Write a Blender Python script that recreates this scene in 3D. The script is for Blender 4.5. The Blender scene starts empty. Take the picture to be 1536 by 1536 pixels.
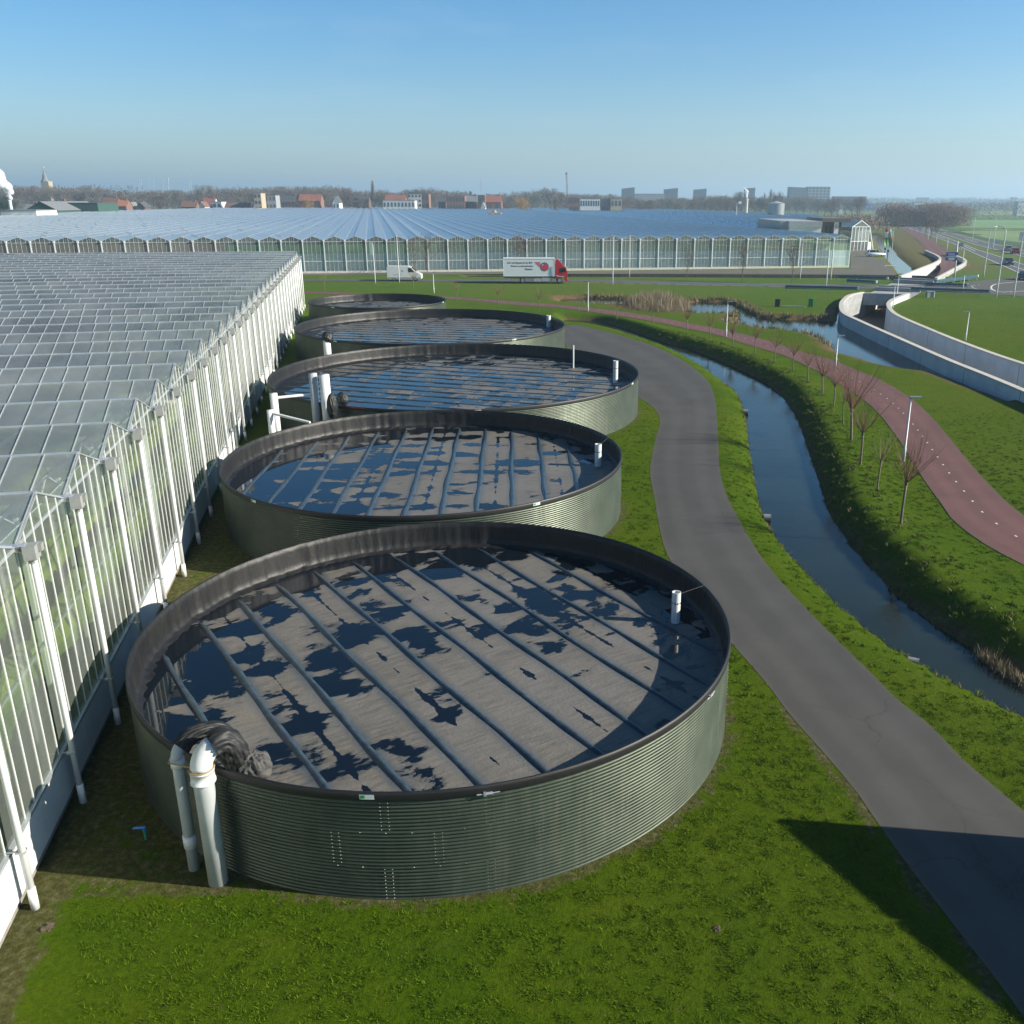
import bpy, bmesh, math, random
import numpy as np
from mathutils import Vector, Matrix
from mathutils.geometry import tessellate_polygon
random.seed(7); rng = np.random.default_rng(7)
R = math.radians
S = bpy.context.scene
COL = S.collection
# ------------------------------------------------------------------ camera
CAM_H = 13.0; FPX, PPX, HZ, ROLL = 1369.8, 871.3, 298.45, .005
TH = math.atan((768 - HZ) / FPX); CT, ST = math.cos(TH), math.sin(TH); CR, SR = math.cos(ROLL), math.sin(ROLL)
cam = bpy.data.cameras.new('camera'); camo = bpy.data.objects.new('camera', cam); COL.objects.link(camo)
camo.matrix_world = Matrix.Translation((0, 0, CAM_H)) @ Matrix.Rotation(math.pi/2 - TH, 4, 'X') @ Matrix.Rotation(ROLL, 4, 'Z')
cam.sensor_width = 36; cam.lens = 36 * FPX / 1536; cam.shift_x = -(PPX - 768) / 1536
cam.clip_start = .2; cam.clip_end = 30000
S.camera = camo
# ------------------------------------------------------------------ sky and sun
SUN = Vector((1, -.12, .48)).normalized()
w = bpy.data.worlds.new('World'); S.world = w; w.use_nodes = True
wn = w.node_tree; bg = wn.nodes['Background']
sky = wn.nodes.new('ShaderNodeTexSky'); sky.sky_type = 'NISHITA'; sky.sun_disc = False
sky.sun_elevation = math.asin(SUN.z); sky.sun_rotation = math.atan2(SUN.x, SUN.y)
sky.air_density = 1.0; sky.dust_density = .6; sky.ozone_density = 2.5; sky.altitude = 0
hs = wn.nodes.new('ShaderNodeHueSaturation'); hs.inputs['Saturation'].default_value = 1.35; hs.inputs['Hue'].default_value = .495
wn.links.new(sky.outputs[0], hs.inputs['Color']); gc = wn.nodes.new('ShaderNodeTexCoord'); gs = wn.nodes.new('ShaderNodeSeparateXYZ'); wn.links.new(gc.outputs['Generated'], gs.inputs[0])
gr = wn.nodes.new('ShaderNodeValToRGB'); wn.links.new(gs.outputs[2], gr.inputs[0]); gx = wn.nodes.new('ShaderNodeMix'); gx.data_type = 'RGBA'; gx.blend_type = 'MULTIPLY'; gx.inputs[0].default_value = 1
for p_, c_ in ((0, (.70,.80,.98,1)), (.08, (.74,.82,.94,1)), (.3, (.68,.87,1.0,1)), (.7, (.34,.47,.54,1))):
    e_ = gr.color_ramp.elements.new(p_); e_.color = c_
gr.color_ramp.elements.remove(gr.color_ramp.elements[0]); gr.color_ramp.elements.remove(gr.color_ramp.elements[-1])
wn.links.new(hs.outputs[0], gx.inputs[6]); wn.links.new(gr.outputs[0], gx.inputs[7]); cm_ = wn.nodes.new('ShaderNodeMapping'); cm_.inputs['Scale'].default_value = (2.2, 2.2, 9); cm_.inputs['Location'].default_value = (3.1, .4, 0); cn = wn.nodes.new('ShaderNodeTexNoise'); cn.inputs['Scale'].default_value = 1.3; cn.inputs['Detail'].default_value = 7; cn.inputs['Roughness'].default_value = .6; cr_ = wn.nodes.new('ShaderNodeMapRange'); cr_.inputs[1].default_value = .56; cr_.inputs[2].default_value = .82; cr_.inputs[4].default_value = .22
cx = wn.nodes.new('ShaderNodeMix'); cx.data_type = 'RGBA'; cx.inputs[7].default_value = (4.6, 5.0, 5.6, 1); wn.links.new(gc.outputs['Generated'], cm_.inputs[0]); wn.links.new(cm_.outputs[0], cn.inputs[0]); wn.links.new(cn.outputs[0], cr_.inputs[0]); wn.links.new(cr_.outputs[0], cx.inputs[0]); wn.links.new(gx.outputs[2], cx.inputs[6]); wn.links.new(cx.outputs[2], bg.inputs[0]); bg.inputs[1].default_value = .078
sl = bpy.data.lights.new('sun', 'SUN'); sl.energy = 5.0; sl.angle = R(.5); sl.color = (1, .92, .78)
so = bpy.data.objects.new('sun', sl); COL.objects.link(so); so.rotation_euler = SUN.to_track_quat('Z', 'Y').to_euler()
S.view_settings.view_transform = 'Standard'; S.view_settings.look = 'None'; S.view_settings.exposure = 1.05; S.view_settings.gamma = 1
S.cycles.use_denoising = True
S.cycles.max_bounces = 8; S.cycles.transparent_max_bounces = 24; S.cycles.diffuse_bounces = 3; S.cycles.glossy_bounces = 3
S.cycles.transmission_bounces = 4; S.cycles.volume_bounces = 0
S.cycles.sample_clamp_indirect = 6
# ------------------------------------------------------------------ helpers
def ray(x, y):
    u0 = x - PPX; v0 = y - 768
    u = (u0*CR + v0*SR) / FPX; v = -(-u0*SR + v0*CR) / FPX
    return u, CT + v*ST, -ST + v*CT
def G(x, y, z=0.):                      # where the photograph's point lies on a level plane
    a, b, d = ray(x, y); t = (z - CAM_H) / d
    return Vector((a*t, b*t))
def HT(bx, by, ty, z0=0.):              # height of an upright whose foot and top are known
    p = G(bx, by, z0); a, b, d = ray(bx, ty)
    return CAM_H + d * p.y / b - z0
def AT(x, y, Y):
    a, b, d = ray(x, y); t = Y / b
    return Vector((a*t, Y, CAM_H + d*t))

MATS = {}
def nd(t, typ, **kw):
    n = t.nodes.new(typ)
    for k, v in kw.items(): setattr(n, k, v)
    return n
def noise(t, scale, detail=4, rough=.55, vec=None, dist=0):
    n = nd(t, 'ShaderNodeTexNoise'); n.inputs['Scale'].default_value = scale; n.inputs['Detail'].default_value = detail
    n.inputs['Roughness'].default_value = rough; n.inputs['Distortion'].default_value = dist
    if vec: t.links.new(vec, n.inputs['Vector'])
    return n.outputs['Fac']
def ramp(t, fac, stops, interp='LINEAR'):
    n = nd(t, 'ShaderNodeValToRGB'); cr = n.color_ramp; cr.interpolation = interp
    while len(cr.elements) < len(stops): cr.elements.new(.5)
    for e, (p, c) in zip(cr.elements, stops):
        e.position = p; e.color = (c if len(c) == 4 else (*c, 1)) if not isinstance(c, (int, float)) else (c, c, c, 1)
    t.links.new(fac, n.inputs[0]); return n.outputs[0]
def mixc(t, fac, a, b, typ='MIX'):
    n = nd(t, 'ShaderNodeMix', data_type='RGBA', blend_type=typ)
    for i, v in ((0, fac), (6, a), (7, b)):
        if hasattr(v, 'links') or hasattr(v, 'is_linked'): t.links.new(v, n.inputs[i])
        else: n.inputs[i].default_value = v if isinstance(v, (int, float)) else (*v, 1)
    return n.outputs[2]
def mth(t, op, a, b=None, c=None, clamp=False):
    n = nd(t, 'ShaderNodeMath', operation=op); n.use_clamp = clamp
    for i, v in enumerate((a, b, c)):
        if v is None: continue
        if isinstance(v, (int, float)): n.inputs[i].default_value = v
        else: t.links.new(v, n.inputs[i])
    return n.outputs[0]
def newmat(name):
    m = bpy.data.materials.new(name); m.use_nodes = True; MATS[name] = m
    t = m.node_tree; return m, t, t.nodes['Principled BSDF']
def coords(t, kind='Object'): return nd(t, 'ShaderNodeTexCoord').outputs[kind]
def bump(t, p, h, strength=.3, dist=.02):
    b = nd(t, 'ShaderNodeBump'); b.inputs['Strength'].default_value = strength; b.inputs['Distance'].default_value = dist
    t.links.new(h, b.inputs['Height']); t.links.new(b.outputs[0], p.inputs['Normal'])
def M(name, col, rough=.6, metal=0., spec=.5, var=.15, vs=3., bmp=0., bs=20., alpha=None, emit=None):
    if name in MATS: return MATS[name]
    m, t, p = newmat(name)
    p.inputs['Roughness'].default_value = rough; p.inputs['Metallic'].default_value = metal
    p.inputs['Specular IOR Level'].default_value = spec
    co = coords(t)
    c1 = tuple(max(0, c*(1-var)) for c in col); c2 = tuple(min(1, c*(1+var)) for c in col)
    t.links.new(ramp(t, noise(t, vs, 5, .6, co), [(.3, c1), (.7, c2)]), p.inputs['Base Color'])
    if bmp: bump(t, p, noise(t, bs, 5, .6, co), bmp, .02)
    return m

class MB:
    def __init__(s): s.v = []; s.f = []; s.m = []
    def add(s, vs, fs, mi=0):
        o = len(s.v); s.v += [tuple(v) for v in vs]; s.f += [tuple(i+o for i in f) for f in fs]; s.m += [mi]*len(fs)
    def box(s, c, d, rz=0, mi=0):
        x, y, z = d[0]/2, d[1]/2, d[2]/2; ca, sa = math.cos(rz), math.sin(rz)
        vs = []
        for dz in (-z, z):
            for dx, dy in ((-x, -y), (x, -y), (x, y), (-x, y)): vs.append((c[0]+dx*ca-dy*sa, c[1]+dx*sa+dy*ca, c[2]+dz))
        s.add(vs, [(3,2,1,0),(4,5,6,7),(0,1,5,4),(1,2,6,5),(2,3,7,6),(3,0,4,7)], mi)
    def beam(s, a, b, wd, h=None, mi=0):
        a, b = Vector(a), Vector(b); d = (b-a).normalized(); h = h or wd
        up = Vector((0,0,1)) if abs(d.z) < .95 else Vector((1,0,0))
        sx = d.cross(up).normalized(); sz = sx.cross(d)
        vs = [p + sx*i*wd/2 + sz*j*h/2 for p in (a, b) for i, j in ((-1,-1),(1,-1),(1,1),(-1,1))]
        s.add(vs, [(0,1,2,3),(7,6,5,4),(0,4,5,1),(1,5,6,2),(2,6,7,3),(3,7,4,0)], mi)
    def tube(s, pts, rad, n=8, cap=True, mi=0):
        pts = [Vector(p) for p in pts]; o = len(s.v); k = len(pts)
        if isinstance(rad, (int, float)): rad = [rad]*k
        prev = None
        for i, p in enumerate(pts):
            d = (pts[min(i+1, k-1)] - pts[max(i-1, 0)]).normalized()
            if prev is None:
                up = Vector((0,0,1)) if abs(d.z) < .9 else Vector((1,0,0)); sx = d.cross(up).normalized()
            else: sx = (prev - d*prev.dot(d)).normalized()
            prev = sx; sy = d.cross(sx)
            for j in range(n):
                a = 2*math.pi*j/n; s.v.append(tuple(p + (sx*math.cos(a) + sy*math.sin(a))*rad[i]))
        for i in range(k-1):
            for j in range(n):
                a = o+i*n+j; b = o+i*n+(j+1)%n; s.f.append((a, b, b+n, a+n)); s.m.append(mi)
        if cap:
            s.f.append(tuple(o+j for j in reversed(range(n)))); s.f.append(tuple(o+(k-1)*n+j for j in range(n))); s.m += [mi, mi]
    def prism(s, poly, z0, z1, mi=0):
        n = len(poly); o = len(s.v)
        s.v += [(p[0], p[1], z0) for p in poly] + [(p[0], p[1], z1) for p in poly]
        tris = tessellate_polygon([[Vector((p[0], p[1], 0)) for p in poly]])
        for t in tris: s.f += [tuple(o+n+i for i in t), tuple(o+i for i in reversed(t))]; s.m += [mi, mi]
        for i in range(n): s.f.append((o+i, o+(i+1)%n, o+n+(i+1)%n, o+n+i)); s.m.append(mi)
    def sheet(s, poly, z, mi=0):
        o = len(s.v); s.v += [(p[0], p[1], z) for p in poly]
        for t in tessellate_polygon([[Vector((p[0], p[1], 0)) for p in poly]]):
            a, b, c = [Vector(s.v[o+i]) for i in t]
            tt = t if (b-a).cross(c-a).z > 0 else tuple(reversed(t))
            s.f.append(tuple(o+i for i in tt)); s.m.append(mi)
    def build(s, name, mats, parent=None, smooth=False, loc=None, fixn=False):
        me = bpy.data.meshes.new(name); me.from_pydata(s.v, [], s.f)
        if not isinstance(mats, (list, tuple)): mats = [mats]
        for m in mats: me.materials.append(m)
        if len(mats) > 1: me.polygons.foreach_set('material_index', s.m)
        if fixn:
            bm = bmesh.new(); bm.from_mesh(me); bmesh.ops.recalc_face_normals(bm, faces=bm.faces); bm.to_mesh(me); bm.free()
        if smooth: me.polygons.foreach_set('use_smooth', [True]*len(me.polygons))
        me.update()
        return link(me, name, parent, loc)
def link(me, name, parent=None, loc=None):
    o = bpy.data.objects.new(name, me); COL.objects.link(o); o.parent = parent
    if loc: o.location = loc
    return o
def npmesh(name, v, f, mats, parent=None, smooth=False, mi=None):
    me = bpy.data.meshes.new(name); v = np.asarray(v, 'f4'); f = np.asarray(f, 'i4'); k = f.shape[1]
    me.vertices.add(len(v)); me.vertices.foreach_set('co', v.ravel()); me.loops.add(f.size); me.loops.foreach_set('vertex_index', f.ravel())
    me.polygons.add(len(f)); me.polygons.foreach_set('loop_start', np.arange(0, f.size, k, dtype='i4'))
    for m in (mats if isinstance(mats, (list, tuple)) else [mats]): me.materials.append(m)
    if mi is not None: me.polygons.foreach_set('material_index', np.asarray(mi, 'i4'))
    me.polygons.foreach_set('use_smooth', np.full(len(f), smooth)); me.update(calc_edges=True); me.validate()
    return link(me, name, parent)
def tag(o, label=None, cat=None, group=None, kind=None):
    for k, v in (('label', label), ('category', cat), ('group', group), ('kind', kind)):
        if v: o[k] = v
    return o
def thing(name, label, cat, loc=(0,0,0), rz=0, group=None):
    o = bpy.data.objects.new(name, None); COL.objects.link(o); o.location = loc; o.rotation_euler = (0, 0, rz); o.empty_display_size = .2
    return tag(o, label, cat, group)
def copy_tree(o, parent=None):
    c = o.copy(); COL.objects.link(c); c.parent = parent
    for ch in list(o.children): copy_tree(ch, c)
    return c
def struct(o): o['kind'] = 'structure'; return o
def smooth_line(pts, n):                # Catmull-Rom through the points, n samples evenly spread
    P = [Vector(p) for p in pts]; P = [P[0]*2-P[1]] + P + [P[-1]*2-P[-2]]; out = []
    for i in range(1, len(P)-2):
        for k in range(8):
            t = k/8; a, b, c, d = P[i-1:i+3]
            out.append(.5*((2*b) + (c-a)*t + (2*a-5*b+4*c-d)*t*t + (3*b-a-3*c+d)*t**3))
    out.append(P[-2])
    L = [0]
    for i in range(1, len(out)): L.append(L[-1] + (out[i]-out[i-1]).length)
    res = []; j = 0
    for k in range(n):
        s = L[-1]*k/(n-1)
        while j < len(L)-2 and L[j+1] < s: j += 1
        u = (s-L[j])/max(1e-9, L[j+1]-L[j]); res.append(out[j].lerp(out[j+1], min(1, u)))
    return res
def px(pts, z=0): return [G(x, y, z) for x, y in pts]
def ribbon(name, left, right, z, mat, n=60, across=1):
    A = smooth_line(left, n); B = smooth_line(right, n); m = MB()
    for a, b in zip(A, B):
        for k in range(across+1): q = a.lerp(b, k/across); m.v.append((q.x, q.y, z))
    for i in range(n-1):
        for k in range(across):
            a = i*(across+1)+k; m.f.append((a, a+1, a+across+2, a+across+1)); m.m.append(0)
    o = m.build(name, mat, fixn=False)
    if o.data.polygons[0].normal.z < 0: o.data.flip_normals()
    at = o.data.attributes.new('across', 'FLOAT', 'POINT'); at.data.foreach_set('value', [k/across for _ in range(n) for k in range(across+1)])
    return struct(o)
def inside(x, y, poly):
    r = np.zeros(x.shape, bool); n = len(poly)
    for i in range(n):
        x1, y1 = poly[i][0], poly[i][1]; x2, y2 = poly[(i+1) % n][0], poly[(i+1) % n][1]
        if y1 == y2: continue
        c = ((y1 > y) != (y2 > y)) & (x < (x2-x1)*(y-y1)/(y2-y1)+x1); r ^= c
    return r
def dist(x, y, line, near=False):
    D = np.full(x.shape, 1e9); NX = np.zeros(x.shape); NY = np.zeros(x.shape)
    for i in range(len(line)-1):
        ax, ay = line[i][0], line[i][1]; bx, by = line[i+1][0]-ax, line[i+1][1]-ay
        t = np.clip(((x-ax)*bx+(y-ay)*by)/(bx*bx+by*by+1e-12), 0, 1)
        qx, qy = ax+t*bx, ay+t*by; d = np.hypot(x-qx, y-qy)
        if near: k = d < D; NX[k] = qx[k]; NY[k] = qy[k]
        D = np.minimum(D, d)
    return (D, NX, NY) if near else D
def rect(cx, cy, w_, d_, rz=0):
    ca, sa = math.cos(rz), math.sin(rz)
    return [(cx+a*ca-b*sa, cy+a*sa+b*ca) for a, b in ((-w_/2,-d_/2),(w_/2,-d_/2),(w_/2,d_/2),(-w_/2,d_/2))]

# ------------------------------------------------------------------ outlines on the ground (read off the photograph)
WZ = -.55
ditchL = px([(846,486),(905,492),(977,514),(1022,533),(1061,556),(1087,576),(1108,594),(1119,627),(1124,669),(1131,707),(1140,756),(1154,791),(1185,833),(1216,867),(1258,909),(1297,941),(1335,972),(1370,993),(1436,1031),(1536,1079),(1680,1140)], WZ)
ditchR = px([(846,480),(905,484),(996,514),(1035,525),(1068,537),(1120,560),(1152,578),(1178,602),(1197,634),(1209,669),(1223,710),(1234,745),(1244,773),(1276,819),(1307,853),(1345,895),(1401,937),(1453,972),(1536,1019),(1690,1083)], WZ)
ditchL = smooth_line(ditchL, 90); ditchR = smooth_line(ditchR, 90)
ditchP = ditchL + ditchR[::-1]
pond = px([(1098,487),(1110,472),(1078,474),(1012,471),(1014,456),(1087,454),(1118,468),(1143,478),(1198,480),(1262,483),(1268,500),(1292,512),(1340,530),(1400,553),(1440,572),(1422,567),(1396,562),(1357,558),(1318,550),(1292,541),(1258,532),(1240,514),(1201,502),(1152,497)], WZ)
pool = smooth_line(px([(840,449),(880,448),(920,449),(950,452),(945,459),(917,460),(880,458),(843,456),(840,449)], WZ), 24)[:-1]
canalN = px([(700,417),(1000,415),(1330,416),(1420,419)], WZ); canalS = px([(700,418.5),(1000,419.5),(1200,420.5),(1300,421.5),(1420,422)], WZ)
canal = smooth_line(canalN, 20) + smooth_line(canalS, 20)[::-1]
canal2 = smooth_line(px([(1304,350),(1314,362),(1328,384),(1340,400),(1350,414)], WZ), 20) + smooth_line(px([(1372,408),(1358,396),(1338,375),(1322,358),(1310,350)], WZ), 20)
WATER = [ditchP, pond, pool, canal, canal2]
# underpass ramp outline (inside faces of the two retaining walls)
TW = .75
wl1 = smooth_line([G(x, y, TW) for x, y in [(1294,438),(1276,442),(1267,448),(1262,456),(1266,469),(1292,482),(1344,505),(1422,539),(1487,565),(1600,612)]], 70)
wr1 = smooth_line([G(x, y, TW) for x, y in [(1362,440),(1346,446),(1336,451),(1333,458),(1344,471),(1391,492),(1443,513),(1516,539),(1640,577)]], 70)
wl2 = smooth_line([G(x, y, TW) for x, y in [(1350,414),(1380,402.5),(1408,390.5),(1407,384),(1388,375)]], 40)
wr2 = smooth_line([G(x, y, TW) for x, y in [(1404,417),(1430,403),(1447,394),(1447,389),(1435,383.5),(1421,378)]], 40)
_k = [q for q in wl1 if G(1400, 553, 0).x+9 > q.x and q.y < G(1262, 462, 0).y+2]; _k = [q for q in _k if q.y > 62]
pond = smooth_line(px([(1098,487),(1110,472),(1078,474),(1012,471),(1014,456),(1087,454),(1118,468),(1143,478),(1198,480),(1255,483)], WZ), 50) + _k + smooth_line(px([(1396,562),(1357,558),(1318,550),(1292,541),(1258,532),(1240,514),(1201,502),(1152,497),(1100,488.5)], WZ), 50)
WATER[1] = pond
rampP = wl1 + wr1[::-1]
ramp2P = wl2 + wr2[::-1]
b0, b1 = (wl1[0]+wr1[0])/2, (wl2[0]+wr2[0])/2
tunP = [wl1[0], wr1[0], wr2[0], wl2[0]]
holes = [rampP, ramp2P, tunP]

roadL = px([(1625,1655),(1536,1526),(1477,1447),(1407,1357),(1357,1291),(1314,1231),(1284,1187),(1237,1131),(1184,1071),(1149,1024),(1095,962),(1050,905),(1003,836),(990,795),(982,750),(975,705),(983,660),(990,630),(975,607),(930,580),(880,548),(850,520),(838,492)])
roadR = px([(1760,1400),(1536,1217),(1447,1141),(1391,1084),(1349,1052),(1314,1017),(1272,976),(1223,927),(1164,864),(1129,815),(1094,752),(1080,707),(1077,655),(1073,602),(1063,574),(1038,550),(1010,533),(980,519),(930,503),(885,492),(860,487)])
pathA = px([(1536,848),(1499,829),(1464,808),(1429,780),(1412,756),(1384,717),(1342,651),(1303,606),(1247,569),(1198,543),(1165,530),(1117,516),(1074,502),(1035,494),(977,482),(905,470.5),(840,462),(767,457),(668,448),(560,444.5),(460,440.5),(300,437)])
pathB = px([(1640,830),(1536,774),(1478,721),(1436,672),(1401,630),(1363,595),(1314,567),(1286,556),(1247,540),(1198,526.5),(1152,511),(1100,498),(1035,485),(970,473),(905,464),(840,457.5),(767,452),(668,445),(560,441),(460,437),(300,434)])
pathA[0:0] = [G(1600, 880)]; pathB[0:0] = [G(1720, 860)]
_mid = [a.lerp(b, .5) for a, b in zip(smooth_line(pathA, 80), smooth_line(pathB, 80))]
TANKS = [(-3.68, 22.02, 7.56), (-6.736, 38.636, 8.49), (-8.004, 58.705, 11.65), (-13.233, 81.82, 11.70), (-22.24, 101.53, 7.32)]
WALLX = lambda y: -7.45 - .236*y

def hfun(x, y):
    h = np.zeros(x.shape)
    h += .002*np.sin(x*.31+y*.13)*np.sin(y*.27-x*.07)
    h -= .003
    for i, P in enumerate(WATER):
        ins = inside(x, y, P); d = dist(x, y, P + [P[0]])
        up = np.where(d < .25, WZ-.05+(d/.25)*.3, WZ+.25+(-WZ-.25)*np.clip((d-.25)/1.2, 0, 1))
        if i == 0:
            dl = dist(x, y, ditchL); dr = dist(x, y, ditchR); east = dr < dl
            up = np.where(east, WZ-.05+np.clip(d/1.35, 0, 1)**.75*(.95), up)
            bank = .32*np.clip(1-(d-1.3)/5., 0, 1)*np.clip((dist(x, y, _mid)-1.9)/2.5, 0, 1)
            h = np.where(east & (d > 1.2) & ~ins, h+bank*(d > 1.2), h)
            h = np.where((~ins) & (d < 1.5), np.minimum(h+np.where(east, .4, 0), up), h)
        else:
            h = np.where((~ins) & (d < 1.5), np.minimum(h, up), h)
        h = np.where(ins, WZ-.05-np.clip(d, 0, .8), h)
    return h
# ------------------------------------------------------------------ ground sheet
def ground_material():
    m, t, p = newmat('meadow'); co = coords(t)
    big = noise(t, .05, 3, .5, co); mid = noise(t, .55, 5, .6, co); fine = noise(t, 9, 6, .7, co); vf = noise(t, 45, 3, .7, co)
    g1 = ramp(t, mid, [(.3, (.042,.094,.003)), (.5, (.070,.126,.003)), (.72, (.112,.152,.006))])
    g2 = ramp(t, fine, [(.32, (.012,.034,.001)), (.5, (.058,.114,.003)), (.7, (.12,.185,.008))])
    g = mixc(t, .5, g1, g2)
    g = mixc(t, ramp(t, vf, [(.35, .75), (.65, 0.)]), g, mixc(t, .5, g, (.012,.03,.002)))
    g = mixc(t, ramp(t, big, [(.42, 0.), (.62, .5)]), g, (.095,.125,.008)); g = mixc(t, ramp(t, noise(t, 1.7, 4, .7, co), [(.6, 0.), (.75, .55)]), g, (.13,.12,.03)); g = mixc(t, ramp(t, noise(t, .9, 5, .7, co), [(.28, .5), (.42, 0.)]), g, (.02,.05,.004))
    at = nd(t, 'ShaderNodeAttribute', attribute_name='far').outputs['Fac']
    g = mixc(t, at, g, mixc(t, ramp(t, noise(t, .012, 3, .5, co), [(.4, 0.), (.6, 1.)]), (.085,.16,.035), (.11,.15,.045)))
    so = ramp(t, noise(t, 6, 6, .7, co), [(.3, (.045,.045,.015)), (.5, (.085,.088,.03)), (.64, (.14,.14,.07)), (.78, (.28,.28,.20))])
    at = nd(t, 'ShaderNodeAttribute', attribute_name='soil').outputs['Fac']
    k = mth(t, 'ADD', at, mth(t, 'MULTIPLY', mth(t, 'SUBTRACT', noise(t, 2.2, 6, .7, co), .5), 1.6)); k = mth(t, 'MULTIPLY', ramp(t, k, [(.42, 0.), (.6, 1.)]), ramp(t, at, [(0., 0.), (.1, 1.)]))
    g = mixc(t, k, g, so)
    dr = ramp(t, noise(t, 3, 5, .7, co), [(.3, (.07,.05,.022)), (.7, (.19,.14,.07))])
    at = nd(t, 'ShaderNodeAttribute', attribute_name='dry').outputs['Fac']
    k = mth(t, 'ADD', at, mth(t, 'MULTIPLY', mth(t, 'SUBTRACT', noise(t, 1.2, 5, .7, co), .5), 1.2)); k = mth(t, 'MULTIPLY', ramp(t, k, [(.4, 0.), (.7, 1.)]), ramp(t, at, [(0., 0.), (.1, 1.)]))
    g = mixc(t, k, g, dr)
    t.links.new(g, p.inputs['Base Color']); p.inputs['Roughness'].default_value = .95; p.inputs['Specular IOR Level'].default_value = .04
    clod = noise(t, 3.2, 4, .65, co); bump(t, p, mth(t, 'ADD', mth(t, 'ADD', fine, vf), mth(t, 'MULTIPLY', clod, 1.6)), 1., .07)
    return m
GM = ground_material()
xs = np.unique(np.concatenate([-np.geomspace(60, 7000, 40)[::-1], np.arange(-60, -16, 1.5), np.arange(-16, 66, .4), np.arange(66, 160, 1.5), np.geomspace(160, 7000, 40)]))
ys = np.unique(np.concatenate([[-400, -100, -30, -5, 3], np.arange(8, 45, .33), np.arange(45, 125, .5), np.arange(125, 200, .8), np.arange(200, 400, 6), np.geomspace(400, 9000, 40)]))
X, Y = np.meshgrid(xs, ys); nx_, ny_ = len(xs), len(ys)
X = X.ravel().copy(); Y = Y.ravel().copy()
ins_any = np.zeros(X.shape, bool); Hn = hfun(X, Y)
snapped = np.zeros(X.shape, bool)
for P in holes: ins_any |= inside(X, Y, P)
for Lw in (wl1, wr1, wl2, wr2):
    d, qx, qy = dist(X, Y, Lw, True)
    k = d < .42; X[k] = qx[k]; Y[k] = qy[k]; snapped |= k
Hn[snapped] = 0.; Hn[snapped & (dist(X, Y, pond + [pond[0]]) < .35)] = -1.3
Z = Hn
idx = np.arange(nx_*ny_).reshape(ny_, nx_)
F4 = np.stack([idx[:-1, :-1], idx[:-1, 1:], idx[1:, 1:], idx[1:, :-1]], -1).reshape(-1, 4)
mx, my = X[F4].mean(1), Y[F4].mean(1); kill = np.zeros(len(F4), bool)
for P in holes: kill |= inside(mx, my, P)
F4 = F4[~kill]
gro = npmesh('ground', np.stack([X, Y, Z], 1), F4, GM, smooth=True); struct(gro)
def soilfun(x, y):
    s = np.zeros(x.shape)
    for cx, cy, r in TANKS: s = np.maximum(s, .75*np.clip(1-(np.hypot(x-cx, y-cy)-r)/.75, 0, 1))
    dw = x - WALLX(y); s = np.maximum(s, np.where((y < 40) & (dw < 1.5), .95*np.clip(1.35-dw/.9, 0, 1), 0))
    s = np.maximum(s, np.where((x < -6) & (y > 14.3) & (y < 36), .62*np.clip((-5.2-x)/2, 0, 1), 0))
    k = (y > 8) & (y < 22); e = dist(x, y, px([(1100,960),(1184,1075),(1237,1135),(1314,1235),(1400,1355),(1500,1490)]))
    s = np.maximum(s, np.where(k, .95*np.clip(1-e/.42, 0, 1), 0)); k = y < 70
    s = np.maximum(s, np.where(k, .5*np.clip(1-np.minimum(dist(x, y, roadL), dist(x, y, roadR))/.22, 0, 1), 0))
    return s
def dryfun(x, y):
    d = dist(x, y, ditchR); s = .75*np.clip(1-d/1.3, 0, 1)
    for P in (pond, pool): s = np.maximum(s, np.clip(1.15-dist(x, y, P+[P[0]])/3., 0, 1)*.9)
    s = np.maximum(s, .7*np.clip(1-dist(x, y, canal2)/5, 0, 1))
    c = G(985, 457); s = np.maximum(s, 1.1*np.clip(1.3-np.hypot((x-c.x)/8, (y-c.y)/9), 0, 1))
    c = [G(1290, 320), G(1345, 345), G(1400, 400)]; s = np.maximum(s, .62*np.clip(1.3-dist(x, y, c)/22, 0, 1))
    s = np.maximum(s, np.where((y > 300) & (x > 100), .0, 0)); return s
def addattr(o, name, vals):
    a = o.data.attributes.new(name, 'FLOAT', 'POINT'); a.data.foreach_set('value', np.asarray(vals, 'f4'))
addattr(gro, 'soil', soilfun(X, Y)); addattr(gro, 'dry', dryfun(X, Y)); addattr(gro, 'far', np.clip((Y-95)/120, 0, 1))

def water_mat(name, deep, bs=.6, st=.04):
    m, t, p = newmat(name); co = coords(t)
    t.links.new(ramp(t, noise(t, .2, 4, .6, co), [(.3, deep), (.7, tuple(c*1.9 for c in deep))]), p.inputs['Base Color'])
    p.inputs['Roughness'].default_value = .03; p.inputs['IOR'].default_value = 1.33
    bump(t, p, noise(t, bs, 5, .6, co), st, .3); return m
WM = water_mat('ditch_water', (.010,.014,.010), 1.6, .035)
def grow(P, d):
    n = len(P); out = []; A = sum(P[i].x*P[(i+1) % n].y - P[(i+1) % n].x*P[i].y for i in range(n)); sg = 1 if A > 0 else -1
    for i in range(n):
        e = (P[(i+1) % n]-P[i-1]); e = Vector((e.y, -e.x)); e = e.normalized()*sg if e.length > 1e-6 else Vector((0, 0)); out.append(P[i]+e*d)
    return out
m = MB(); n = len(ditchL)                                    # strip follows the ditch
for a, b in zip(ditchL, ditchR):
    e = (b-a).normalized()*.45; m.v += [(a.x-e.x, a.y-e.y, WZ), (b.x+e.x, b.y+e.y, WZ)]
for i in range(n-1): m.f.append((2*i, 2*i+1, 2*i+3, 2*i+2)); m.m.append(0)
o = m.build('ditch_water', WM); struct(o)
if o.data.polygons[0].normal.z < 0: o.data.flip_normals()
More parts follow.
